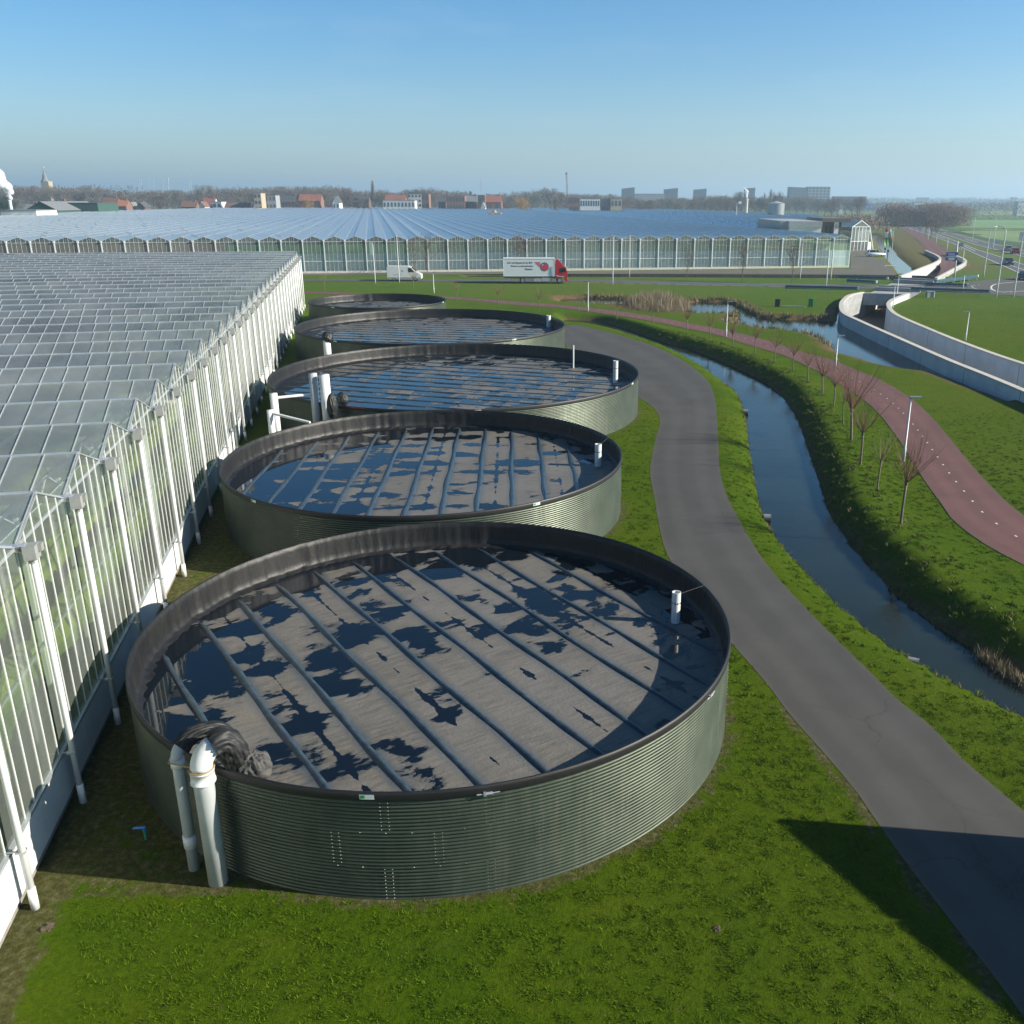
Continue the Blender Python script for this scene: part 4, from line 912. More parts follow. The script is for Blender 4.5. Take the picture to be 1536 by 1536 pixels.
def guard(a, b, label, h=.75, endc=True):
    p, q = G(*a, .6), G(*b, .6); T = thing('guard_rail', label, 'guard rail', (p.x, p.y, 0), 0, 'steel guard rails at the bridge'); d = q-p; L = d.length; m = MB()
    m.beam((0, 0, h), (d.x, d.y, h), .16, .34); m.beam((0, 0, h-.28), (d.x, d.y, h-.28), .10, .10); m.build('beam', RB, T)
    pm = MB(); k = 0
    while k <= L: pm.box((d.x*k/L, d.y*k/L, h/2-.1), (.1, .1, h)); k += 3.2
    pm.build('posts', STEEL, T)
    m = MB(); m.box((d.x, d.y, h), (.3, .3, .34), math.atan2(d.y, d.x)); m.build('end_cap', WHT, T)
guard((1178, 431), (1287, 433.5), 'long dark steel rail on the near side, left of the bridge'); guard((1366, 434), (1485, 438), 'long dark steel rail on the near side, right of the bridge')
guard((1270, 421.5), (1314, 424), 'short middle rail left of the bridge'); guard((1388, 427), (1451, 428.5), 'wide middle rail right of the bridge under the direction sign')
guard((1257, 415.5), (1331, 418.5), 'rear rail left of the bridge next to the canal'); guard((1404, 423), (1466, 415), 'pale rail running out over the grass behind the direction sign')
cb = G(1394, 446); t_ = thing('utility_cabinet', 'pale grey utility box at the grass edge right of the bridge', 'cabinet', (cb.x, cb.y, 0), .1); m = MB(); m.box((0, 0, .4), (.95, .5, .8)); m.box((0, 0, .83), (1.05, .6, .06)); m.build('housing', CWD, t_); m = MB(); m.box((.52, -.05, .43), (.1, .62, .86)); m.build('door', WHT, t_)
for (qx, qy, lab, mt, ty) in ((1166, 460, 'black round bin box standing on the pond bank', BLK, 448.5), (1216, 460, 'bright green slim box standing on the pond bank', M('green_box', (.01,.22,.03), .5), 447.5)):
    p = G(qx, qy); h = HT(qx, qy, ty); t_ = thing('utility_box', lab, 'utility box', (p.x, p.y, 0), -.3); m = MB()
    m.box((0, 0, h*.48), (.62, .42, h*.96)); m.build('housing', mt, t_); m = MB(); m.box((0, 0, h*.975), (.7, .5, h*.05)); m.box((0, -.22, h*.5), (.5, .02, h*.7)); m.build('lid', mt, t_)
p, q = G(1173, 460.5), G(1208, 461.5); m = MB(); m.beam((p.x, p.y, .14), (q.x, q.y, .14), .10); m.beam((p.x, p.y, 0), (p.x, p.y, .16), .1); m.beam((q.x, q.y, 0), (q.x, q.y, .16), .1); tag(m.build('low_rail', CW), 'low pale rail lying between the two boxes on the pond bank', 'rail')
# culvert mouths in the ditch edge
for (qx, qy, lab, rr) in ((1120, 617, 'dark culvert mouth in the ditch edge, farthest of the three', .17), (1153, 775, 'culvert mouth in the ditch edge, middle of the three', .16), (1373, 993, 'culvert mouth with pale rim, nearest of the three', .17)):
    p = G(qx, qy, -.35); t_ = thing('culvert_pipe', lab, 'culvert', (p.x, p.y, -.40), 0, 'culverts draining into the ditch'); m = MB()
    d_ = Vector((1, -.15, 0)) if qx < 1300 else Vector((1, -.5, 0)); d_.normalize()
    a_, b_ = d_*-.22, d_*.10; m.tube([a_, b_], rr, 16, False); m.tube([b_, a_], rr*.86, 16, False); m.tube([b_-d_*.02, b_+d_*.001], rr*1.04, 16, False); m.build('pipe', M('culvert_grey', (.2,.2,.19), .6), t_, True); m = MB(); m.tube([a_*.9, a_], rr*.85, 16); m.build('dark_inside', DARKH, t_)
# timber sheet piling along the canal
TIM = M('piling_timber', (.11,.095,.075), .9, var=.4, vs=2); t_ = thing('quay_wall', 'low timber piling along the canal in front of the glasshouse', 'quay wall', (canalN[0].x, canalN[0].y, 0)); q = smooth_line(px([(700,416.4),(1000,414.6),(1330,415.2),(1420,418)], -.2), 330); m = MB()
for k, c in enumerate(q):
    if k: m.beam((c.x-canalN[0].x, c.y-canalN[0].y, -1.0), (c.x-canalN[0].x, c.y-canalN[0].y, .12), .34 if k % 2 else .16)
m.build('piles', TIM, t_); m = MB()
for a, b in zip(q[1:-1], q[2:]): m.beam((a.x-canalN[0].x, a.y-canalN[0].y, -.25), (b.x-canalN[0].x, b.y-canalN[0].y, -.25), .12, .5)
m.build('planks', TIM, t_)
p, q = G(1327, 402), G(1343, 402); m = MB(); m.beam((p.x, p.y, .5), (q.x, q.y, .5), .12); m.beam((p.x, p.y, 0), (p.x, p.y, .5), .1); m.beam((q.x, q.y, 0), (q.x, q.y, .5), .1); tag(m.build('yard_barrier', WHT), 'short white barrier at the canal end of the yard', 'barrier')

# ------------------------------------------------------------------ vehicles
TYR = M('tyre_rubber', (.018,.018,.02), .8); RIM = M('wheel_rim', (.35,.36,.38), .35, .7); GLS = M('vehicle_glass', (.02,.03,.035), .06, spec=.8); LMP = M('headlight_lens', (.8,.8,.75), .15); TLP = M('tail_lens', (.35,.01,.01), .3)
def wheel(T, x, y, r, w_=.22):
    m = MB(); m.tube([(0, -w_/2, 0), (0, -w_/2*.85, 0), (0, w_/2*.85, 0), (0, w_/2, 0)], [r*.92, r, r, r*.92], 18); o = m.build('wheel', TYR, T, True); o.location = (x, y, r)
    m = MB(); s = -1 if y < 0 else 1; m.tube([(0, s*w_/2*.9, 0), (0, s*(w_/2+.012), 0)], r*.6, 14); m.build('rim', RIM, o, False)
def body_loft(prof_low, prof_high, wd, mat, name, T, tumble=.12):
    pass
def extr(m, prof, y0, y1, mi=0, inset=0):     # side profile (x,z) swept across the width, edges drawn in a little
    n = len(prof); cx = sum(p[0] for p in prof)/n; cz = sum(p[1] for p in prof)/n
    rings = []
    for y, k in ((y0, 1-inset), (y0+.09, 1), (y1-.09, 1), (y1, 1-inset)):
        o = len(m.v); rings.append(o); m.v += [(cx+(x-cx)*k, y, cz+(z-cz)*k) for x, z in prof]
    for a, b in zip(rings, rings[1:]):
        for i in range(n): m.f.append((a+i, a+(i+1) % n, b+(i+1) % n, b+i)); m.m.append(mi)
    m.f += [tuple(rings[0]+i for i in reversed(range(n))), tuple(rings[-1]+i for i in range(n))]; m.m += [mi, mi]
def car(label, pos, head, paint, L=4.4, suv=False, facing=1):
    T = thing('parked_car' if 'parked' in label else 'car', label, 'car', (pos.x, pos.y, .04), head, None); H_ = 1.62 if suv else 1.45; W_ = 1.78; r = .34; h = L/2
    m = MB(); belt = .95 if suv else .86
    extr(m, [(-h, .38), (-h+.05, .85), (-h+.12, belt), (-.2, belt+.04), (h*.42, belt), (h*.9, belt-.14), (h, .62), (h-.02, .32), (h*.75, .24), (-h*.9, .24)], -W_/2, W_/2, inset=.03); m.build('body', paint, T, True, fixn=True)
    rb = -h*.86 if suv else -h*.72
    m = MB(); n = 0
    base = [(rb, belt), (rb+.28, H_-.12), (rb+.5, H_-.03), (.25, H_-.02), (h*.08+.2, H_-.12), (h*.46, belt)]
    o = len(m.v)
    for y, k in ((-W_/2+.04, 0), (-W_/2+.2, 1), (W_/2-.2, 1), (W_/2-.04, 0)):
        m.v += [(x, y, z if (k or z <= belt+.01) else belt) for x, z in base] if False else [(x, (y if z <= belt+.01 else math.copysign(W_/2-.2, y)) , z) for x, z in base]
    for y in (0, 3):
        pass
    m = MB(); yb, yt = W_/2-.05, W_/2-.22
    for s in (-1, 1): m.v += [(x, s*(yb if z <= belt+.01 else yt), z-.015 if z <= belt+.01 else z-.02) for x, z in base]
    n = len(base)
    for i in range(n-1): m.f.append((i, i+1, n+i+1, n+i)); m.m.append(0)
    m.f += [tuple(range(n)), tuple(n+i for i in range(n))]; m.m += [0, 0]; m.build('windows', GLS, T, False, fixn=True)
    m = MB(); rf = [(rb+.3, H_-.10), (rb+.5, H_), (.25, H_), (h*.08+.18, H_-.08)]; m.v = [(x, s*(yt+.02), z) for s in (-1, 1) for x, z in rf]; k = len(rf)
    for i in range(k-1): m.f.append((i, i+1, k+i+1, k+i)); m.m.append(0)
    for s in (-1, 1):
        for a, b in (((rb, belt), (rb+.28, H_-.1)), ((h*.08+.2, H_-.1), (h*.46, belt)), ((-.15, belt), (-.2, H_-.05))): m.beam((a[0], s*(yb+.0), a[1]), (b[0], s*(yt+.02), b[1]), .07, .07)
    m.build('roof', paint, T)
    for x in (-h*.62, h*.64):
        for s in (-1, 1): wheel(T, x, s*(W_/2-.1), r)
    for s in (-1, 1):
        m = MB(); m.box((h-.06, s*W_*.36, .66), (.14, .36, .14)); m.build('headlight', LMP, T); m = MB(); m.box((-h+.04, s*W_*.38, .82), (.1, .28, .18)); m.build('tail_light', TLP, T)
    m = MB(); m.box((h, 0, .6), (.05, .9, .16)); m.build('grille', BLK, T)
    return T
def paintm(nm, c): return M(nm, c, .22, .1, .6, var=.03)
pw = paintm('white_car_paint', (.62,.66,.70))
def at3(x, y): return G(x, y)
p = at3(1312.5, 385); car('white parked suv side on at the end of the yard', p, .05, pw, 4.5, True)
car('white parked car close to the glass annex', at3(1283, 374.5), .1, pw, 4.2); car('black parked car beside the white one at the annex', at3(1293.5, 374.5), .1, paintm('black_car_paint', (.015,.017,.02)), 4.3)
rd = lambda a, b: math.atan2((G(*b)-G(*a)).y, (G(*b)-G(*a)).x)
hd = rd((1450, 371), (1521, 402))
car('dark green car coming towards the junction', G(1511.5, 397.5), hd, paintm('teal_car_paint', (.012,.045,.05)), 4.4)
car('silver car driving away on the far carriageway', G(1511, 376.5), hd+math.pi, paintm('silver_car_paint', (.3,.32,.33)), 4.4)
car('red car following the silver one on the far carriageway', G(1522, 380.5), hd+math.pi, paintm('red_car_paint', (.28,.015,.02)), 4.2)
car('dark blue car with bright lamps at the right edge of the junction', G(1541, 420), hd+.35, paintm('navy_car_paint', (.012,.02,.05)), 4.5)

def text_obj(s, size, mat, parent, loc, rot, name='lettering', align='LEFT', sx=1.):
    c = bpy.data.curves.new(name, 'FONT'); c.body = s; c.size = size; c.align_x = align; c.extrude = .004; c.offset = .004
    o = bpy.data.objects.new(name, c); me = bpy.data.meshes.new_from_object(o); bpy.data.objects.remove(o); me.materials.clear(); me.materials.append(mat)
    o = link(me, name, parent, loc); o.rotation_euler = rot; o.scale = (sx, 1, 1); return o
ta_, tb_ = G(755, 425.5), G(851, 425.5); L = (tb_-ta_).length; hdg = math.atan2((tb_-ta_).y, (tb_-ta_).x)
TR = thing('delivery_truck', 'box truck with red cab and lettered white body on the road', 'truck', (ta_.x, ta_.y+1.2, .04), hdg)
RD = M('truck_red', (.38,.008,.018), .28, spec=.6, var=.05); BX = M('truck_box_white', (.58,.62,.64), .4, var=.04); NAV = M('navy_print', (.02,.025,.05), .5); PNK = M('pink_print', (.5,.03,.10), .5); GRP = M('green_ring', (.02,.12,.08), .5)
BL = L*.795; m = MB(); m.box((BL/2, 0, 2.5), (BL, 2.5, 2.62)); m.build('cargo_box', BX, TR)
m = MB(); m.box((BL/2, 0, 3.86), (BL+.06, 2.56, .12)); m.box((.0, 0, 2.5), (.08, 2.54, 2.7)); m.box((BL, 0, 2.5), (.08, 2.54, 2.7)); m.box((BL/2, 0, 1.16), (BL+.02, 2.54, .10)); m.build('box_trim', WHT, TR)
m = MB(); m.box((BL/2, -1.2, .98), (BL*.98, .06, .22)); m.box((BL/2, 1.2, .98), (BL*.98, .06, .22)); m.box((BL/2+.5, 0, .85), (BL+.9, 1.0, .2)); m.build('chassis', M('chassis_dark', (.05,.06,.065), .7), TR)
m = MB(); m.box((BL*.85, -1.05, .62), (BL*.2, .5, .52)); m.box((BL*.66, -1.12, .55), (BL*.14, .3, .5)); m.build('fuel_tank', M('tank_grey', (.3,.32,.33), .5), TR)
m = MB(); m.box((.6, -1.1, .62), (1.1, .2, .5)); m.box((BL*.5, -1.18, .5), (BL*.25, .05, .12)); m.box((BL*.5, -1.18, .75), (BL*.25, .05, .1)); m.build('side_guard', M('guard_grey', (.2,.21,.21), .6), TR)
m = MB(); extr(m, [(BL+.12, .75), (BL+.12, 2.95), (BL+.4, 3.05), (BL+1.25, 2.92), (L-.35, 2.55), (L-.03, 1.75), (L, .45), (L-.15, .38), (L-.5, .4), (L-.55, .95), (BL+.6, 1.0), (BL+.5, .75)], -1.22, 1.22, inset=.015); m.build('cab', RD, TR, False, fixn=True)
m = MB(); extr(m, [(BL+.15, 3.0), (BL+.3, 3.78), (BL+.45, 3.82), (BL+1.3, 2.95)], -1.1, 1.1, inset=.05); m.build('wind_deflector', RD, TR, False, fixn=True)
m = MB(); m.add([(BL+.75, -1.235, 1.75), (L-.3, -1.235, 1.75), (L-.42, -1.235, 2.4), (BL+.75, -1.235, 2.45)], [(0,1,2,3)]); m.add([(L-.01, -1.05, 1.8), (L-.01, 1.05, 1.8), (L-.33, 1.05, 2.52), (L-.33, -1.05, 2.52)], [(0,1,2,3)]); m.build('window', GLS, TR)
m = MB(); m.box((L-.12, -1.36, 2.35), (.18, .16, .55)); m.build('mirror', WHT, TR)
m = MB(); m.box((L+.01, -.95, .75), (.06, .4, .2)); m.build('headlight', LMP, TR); m = MB(); m.box((L+.01, .95, .75), (.06, .4, .2)); m.build('headlight', LMP, TR)
m = MB(); m.box((L-.03, 0, .42), (.2, 2.4, .22)); m.build('bumper', M('orange_bumper', (.5,.08,.03), .5), TR)
m = MB(); m.box((BL+1.0, -1.24, 1.1), (1.1, .02, .06)); m.box((BL+.4, -1.24, 1.25), (.5, .02, .05)); m.build('white_stripe', WHT, TR)
for x in (BL*.37, L-1.35):
    for s in (-1, 1): wheel(TR, x, s*1.08, .48, .3)
f = (math.pi/2, 0, 0); rx = BL*.575
text_obj('L.D. van Ruytem & Zn. B.V.', .40, NAV, TR, (rx, -1.262, 3.10), f, align='RIGHT', sx=.92); text_obj('Bloemen- en plantenkwekerij', .32, NAV, TR, (rx, -1.262, 2.62), f, align='RIGHT', sx=.92); text_obj('Pijnacker', .36, NAV, TR, (rx, -1.262, 2.12), f, align='RIGHT', sx=.95)
cx_, cz_ = BL*.80, 2.60; m = MB()
for k in range(28):
    a, b = 2*math.pi*k/28, 2*math.pi*(k+1)/28; ro, ri = .70, .50
    m.add([(cx_+ro*math.cos(a), -1.264, cz_+ro*math.sin(a)), (cx_+ro*math.cos(b), -1.264, cz_+ro*math.sin(b)), (cx_+ri*math.cos(b), -1.264, cz_+ri*math.sin(b)), (cx_+ri*math.cos(a), -1.264, cz_+ri*math.sin(a))], [(0,1,2,3)])
m.build('emblem_ring', GRP, TR); m = MB()
for k in range(5):
    a = 2*math.pi*k/5+math.pi/2; c = (cx_+.08+.30*math.cos(a), -1.268-.001*k, cz_-.08+.30*math.sin(a)); m.add([(c[0]+.27*math.cos(q*math.pi/5), c[1], c[2]+.27*math.sin(q*math.pi/5)) for q in range(10)], [tuple(range(10))])
for k in range(4): m.add([(cx_-1.62+k*.22, -1.266, cz_+.72-k*.2), (cx_-.62+k*.03, -1.266, cz_+.72-k*.2), (cx_-.66+k*.03, -1.266, cz_+.58-k*.2), (cx_-1.5+k*.22, -1.266, cz_+.58-k*.2)], [(0,1,2,3)])
m.build('emblem_flower', PNK, TR)
# van
va, vb = G(580, 422), G(632, 422); L = (vb-va).length; VN = thing('delivery_van', 'white delivery van driving well behind the truck', 'van', (va.x, va.y+1.1, .04), math.atan2((vb-va).y, (vb-va).x)); VW = paintm('van_white', (.66,.67,.68))
m = MB(); extr(m, [(0, .35), (0, 2.2), (.15, 2.38), (L*.62, 2.36), (L*.70, 2.22), (L*.83, 1.5), (L*.97, 1.12), (L, .85), (L, .38), (L-.3, .3), (.2, .3)], -.98, .98, inset=.02); m.build('body', VW, VN, False, fixn=True)
m = MB(); m.add([(L*.62, -.99, 1.4), (L*.80, -.99, 1.42), (L*.71, -.99, 2.05), (L*.62, -.99, 2.1)], [(0,1,2,3)]); m.add([(L*.845, -.8, 1.5), (L*.845, .8, 1.5), (L*.715, .8, 2.2), (L*.715, -.8, 2.2)], [(0,1,2,3)]); m.build('window', GLS, VN)
m = MB(); m.box((L*.3, -.985, .98), (L*.22, .02, .07)); m.box((L*.5, -.985, .5), (L*.95, .03, .16)); m.build('side_moulding', M('moulding_grey', (.2,.2,.2), .6), VN); m = MB(); m.box((L*.46, -.985, 1.62), (.32, .02, .22)); m.build('printed_mark', M('grey_print', (.3,.32,.4), .5), VN)
m = MB(); m.box((L*.99, -.7, .95), (.1, .4, .22)); m.build('headlight', LMP, VN); m = MB(); m.box((L*.99, .7, .95), (.1, .4, .22)); m.build('headlight', LMP, VN)
for x in (L*.2, L*.82):
    for s in (-1, 1): wheel(VN, x, s*.86, .36)

# ------------------------------------------------------------------ street lamps, masts, signs
LP = M('lamp_steel', (.48,.50,.50), .5, .05, var=.08); LH = M('lamp_head_grey', (.22,.25,.27), .4, .3)
def lamp(label, bx, by, ty, kind='post', arm=(1, 0), group=None, r0=.06):
    p = G(bx, by); h = HT(bx, by, ty); T = thing('street_lamp', label, 'street lamp', (p.x, p.y, 0), math.atan2(arm[1], arm[0]), group); m = MB()
    if kind == 'post': m.tube([(0,0,-.2),(0,0,.7),(0,0,.72),(0,0,h-.06)], [r0*1.35, r0*1.3, r0, r0*.7], 10); m.build('pole', LP, T, True); m = MB(); m.box((.22, 0, h-.02), (.62, .2, .07)); m.tube([(-.08,0,h-.05),(.02,0,h-.03)], .05, 8); m.build('lamp_head', LH, T)
    elif kind == 'high': m.tube([(0,0,-.2),(0,0,1.2),(0,0,h-.7),(.1,0,h-.25),(.45,0,h-.02),(1.5,0,h+.04)], [.11,.105,.07,.06,.055,.05], 10); m.build('pole', LP, T, True); m = MB(); m.box((1.75, 0, h+.03), (.75, .26, .12)); m.build('lamp_head', LH, T)
    else: m.tube([(0,0,-.2),(0,0,1.),(0,0,h)], [.09,.085,.05], 10); m.build('pole', LP, T, True)
    return T
lamp('slim grey path lamp beside the nearest bend of the red path', 1355, 692, 595)
lamp('path lamp with number marks standing among the willows', 1253, 550, 503); lamp('path lamp between red path and pond, right of the reeds', 1089, 505, 452)
lamp('white path lamp left of the reed bed', 882, 467, 422, arm=(-1, .1)); lamp('path lamp alone on the lawn right of the retaining wall', 1448, 511, 467, arm=(-1, 0)); lamp('short path lamp behind the farthest tank', 651, 440, 408)
lamp('path lamp on the inner retaining wall edge', 1339, 462, 428, arm=(-1, 0)); lamp('path lamp standing by the bridge deck', 1345, 445, 415, arm=(-1, 0))
lamp('tall lamp with long arm over the junction', 1475, 417, 340, 'high', (1, .1)); lamp('tall lamp at the right edge of the junction, bent top', 1520, 446, 349, 'high', (1, 0)); lamp('tall straight lamp standing in front of the junction grass', 1494, 447, 343, 'high', (.2, 1))
lamp('tall lamp on the central verge, farther one', 1458, 364, 326, 'high', (.1, 1)); lamp('tall lamp on the central verge, nearer one', 1489, 375, 328, 'high', (-1, .2))
for lab, a in (('white mast with sign board left of the van', (563, 425, 366)), ('tall white mast in front of the van', (599, 424, 352)), ('thin white mast between truck and reeds, nearer one', (919, 427, 355)), ('thin white mast on the canal bank behind the road', (944, 415, 353)), ('left one of two white masts before the glasshouse corner', (1239, 431, 362)), ('right one of two white masts before the glasshouse corner', (1246, 420, 357)), ('thin mast in front of the rear guard rail', (1200, 419, 365)), ('thin post on the grass left of the junction', (1443, 400, 374)), ('thin post by the path verge, third from the junction', (1403.5, 367.5, 350)), ('thin post by the path verge, second from the junction', (1420, 377, 358)), ('thin post by the far path verge', (1392, 361, 342)), ('thin post at the rear of the junction rail', (1443.5, 439, 413))):
    lamp(lab, *a, kind='mast')
DBL = M('sign_blue', (.01,.045,.22), .4, var=.04); LBL = M('sign_light_blue', (.02,.20,.55), .4, var=.04); SGY = M('sign_back_grey', (.25,.30,.33), .5, .3)
p = G(1431, 425); Yb = p.y; T = thing('direction_sign', 'stacked dark blue direction boards on a leaning pole by the bridge', 'road sign', (p.x, p.y, 0)); a = AT(1435.5, 377, Yb); m = MB(); m.tube([(0,0,-.2),(a.x-p.x-.1,0,a.z+1.6)], .12, 10); m.build('pole', LP, T, True)
for x0, x1, y0, y1, mt in ((1419, 1436, 378, 383.2, DBL), (1418, 1436, 384.4, 385.9, SGY), (1417.6, 1435, 386, 390.4, DBL)):
    c, d = AT(x0, y0, Yb), AT(x1, y1, Yb); m = MB(); m.box(((c.x+d.x)/2-p.x, -.18, (c.z+d.z)/2), (d.x-c.x, .08, c.z-d.z)); m.build('board', mt, T)
for yy in (381, 387.3, 388.9): c, d = AT(1420, yy, Yb), AT(1431, yy, Yb); m = MB(); m.box(((c.x+d.x)/2-p.x+.1, -.235, c.z), ((d.x-c.x)*.85, .02, .09)); m.build('white_line', WHT, T)
def sign(label, bx, by, x0, y0, x1, y1, mt, frame=True):
    p = G(bx, by); T = thing('road_sign', label, 'road sign', (p.x, p.y, 0)); c, d = AT(x0, y0, p.y), AT(x1, y1, p.y); m = MB()
    for s in (.25, .75): xx = c.x+(d.x-c.x)*s-p.x; m.tube([(xx, .1, 0), (xx, .1, c.z)], .1, 8)
    m.build('pole', LP, T); m = MB(); m.box(((c.x+d.x)/2-p.x, 0, (c.z+d.z)/2), (d.x-c.x, .1, c.z-d.z)); m.build('board', mt, T)
    if mt is LBL: m = MB(); m.box(((c.x+d.x)/2-p.x, -.07, (c.z+d.z)/2), ((d.x-c.x)*.6, .03, (c.z-d.z)*.12)); m.build('white_mark', WHT, T)
sign('large light blue motorway board in front of the leafless hedge', 1366.5, 333, 1363.5, 312.5, 1370.5, 321, LBL); sign('small light blue motorway board farther along the road', 1300.5, 324, 1298, 306.5, 1304, 313, LBL)
sign('grey back of a road board beside the motorway board', 1346, 333, 1342, 319.5, 1350, 328, SGY); sign('grey panel sign behind the tall lamp at the right edge', 1540, 372, 1530, 348, 1556, 361, SGY); sign('low blue sign on the central verge', 1493, 368, 1490.5, 362, 1495.5, 365.6, LBL)
sign('small dark sign beside the low blue sign', 1485, 371, 1482.5, 362.8, 1487.5, 369, SGY)
sign('round blue sign at the carriageway edge', 1441, 375, 1438, 364.3, 1444.5, 370, M('sign_dull_blue', (.08,.14,.24), .5))
# white board on the left mast
p = G(563, 425); c, d = AT(553.5, 363, p.y-.3), AT(560, 383, p.y-.3); m = MB(); m.box(((c.x+d.x)/2, p.y-.3, (c.z+d.z)/2), (d.x-c.x, .06, c.z-d.z)); m.beam((d.x, p.y-.3, c.z-.1), (p.x, p.y, c.z-.1), .06); tag(m.build('mast_board', M('board_pale', (.45,.55,.5), .5)), 'narrow pale board hanging on the left white mast', 'sign board')
# flags in the yard
for (bx, by, x0, x1, cols, lab) in ((1334, 393, 1328.8, 1333.4, [(.45,.02,.03), (.8,.8,.82), (.75,.75,.8), (.06,.4,.03), (.1,.42,.04), (.5,.55,.05)], 'upright banner flag, red white and green, front one'), (1336.5, 395, 1333.2, 1337.6, [(.5,.6,.45), (.3,.42,.28), (.35,.4,.25), (.5,.2,.06), (.12,.3,.15), (.16,.34,.22)], 'upright pale green and orange banner flag, rear one')):
    p = G(bx, by); c, d = AT(x0, 343.5, p.y), AT(x1, 369, p.y); T = thing('banner_flag', lab, 'flag', (p.x, p.y, 0)); m = MB(); xx = d.x-p.x; m.tube([(0,0,0),(xx,0,c.z+.2)], [.08,.05], 8); m.build('pole', LP, T)
    mts = [M('flag_%s_%d' % ('a' if bx < 1335 else 'b', i), q, .7) for i, q in enumerate(cols)]; m = MB(); nz = 12; hh = (c.z-d.z)
    for i in range(nz+1):
        for j in range(5): m.v.append((xx-(d.x-c.x)*j/4, .12*math.sin(j*1.5+i*.5), c.z-hh*i/nz))
    for i in range(nz):
        for j in range(4): m.f.append((i*5+j, i*5+j+1, i*5+j+6, i*5+j+5)); m.m.append(min(5, i*6//nz))
    m.build('cloth', mts, T, True)
for bx, by, ty in ((1326.5, 385, 372), (1330.5, 391, 375)):
    p = G(bx, by); m = MB(); h = HT(bx, by, ty); m.tube([(p.x, p.y, 0), (p.x, p.y, h-.4)], .1, 6); m.box((p.x, p.y, h-.2), (.35, .35, .5)); tag(m.build('bollard_lamp', BLK), 'dark short lamp bollard near the flags, ' + ('farther' if bx < 1328 else 'nearer') + ' one', 'lamp')

# ------------------------------------------------------------------ bare trees
BK = M('willow_bark', (.13,.105,.075), .9, var=.3, vs=6); TW = M('willow_twigs', (.17,.085,.05), .8, var=.3, vs=2); TW2 = M('olive_twigs', (.16,.135,.05), .8, var=.3, vs=2)
def twig(V, F, p, d, L, r, g, curve, seg=4):
    o = len(V); q = Vector(p); d = Vector(d).normalized(); sx = d.orthogonal().normalized(); ang = g.uniform(0, 6.28); sx = Matrix.Rotation(ang, 3, d) @ sx; path = []
    for i in range(seg+1):
        t = i/seg; rr = r*(1-.75*t); sy = d.cross(sx).normalized(); sx = sy.cross(d).normalized()
        for k in range(3): a = 2*math.pi*k/3; V.append(tuple(q + (sx*math.cos(a)+sy*math.sin(a))*rr))
        path.append((q.copy(), d.copy(), rr)); q = q + d*(L/seg); d = (d + Vector((g.uniform(-.19, .19), g.uniform(-.19, .19), curve))).normalized()
    for i in range(seg):
        for k in range(3): a = o+i*3+k; b = o+i*3+(k+1) % 3; F.append((a, b, b+3, a+3))
    return path
def willow(label, seed, h, trunk_h, n, mt, group='young willows along the ditch'):
    g = random.Random(seed); T = thing('willow_tree', label, 'tree', (0, 0, 0), 0, group); m = MB(); lean = Vector((g.uniform(-.1, .1), g.uniform(-.1, .1), 0))
    tp = Vector((0, 0, trunk_h))+lean*trunk_h; m.tube([(0,0,-.15), (0,0,.1), tp*.5+Vector((g.uniform(-.05,.05), 0, 0)), tp], [.085, .06, .048, .055], 8); m.tube([tp, tp+Vector((0,0,.12))], [.075, .05], 8); m.build('trunk', BK, T, True)
    V = []; F = []
    for i in range(n):
        a = g.uniform(0, 6.28); el = g.uniform(.7, 1.45); d = Vector((math.cos(a)*math.cos(el), math.sin(a)*math.cos(el), math.sin(el))); L = (h-trunk_h)*g.uniform(.55, 1.0)/max(.55, math.sin(el)+.25)
        pth = twig(V, F, tp+Vector((0,0,g.uniform(0,.1)))+Vector((d.x, d.y, 0))*.04, d, L, g.uniform(.009, .016), g, g.uniform(.02, .13), 5)
        for (q, dd, rr) in pth[1:5]:
            for s in range(g.choice((1, 2, 2))):
                e = (dd + Vector((g.uniform(-.6, .6), g.uniform(-.6, .6), g.uniform(-.05, .5)))).normalized(); twig(V, F, q, e, L*g.uniform(.2, .42), rr*.6, g, .06, 3)
    me = bpy.data.meshes.new('crown'); me.from_pydata(V, [], F); me.materials.append(mt); link(me, 'crown', T)
    return T
HB = 4.0
wproto = [willow('x', 11, HB, 1.55, 30, TW), willow('x', 12, HB, 1.45, 24, TW), willow('x', 13, HB, 1.7, 18, TW2), willow('x', 14, HB, 1.2, 34, TW)]
used = set()
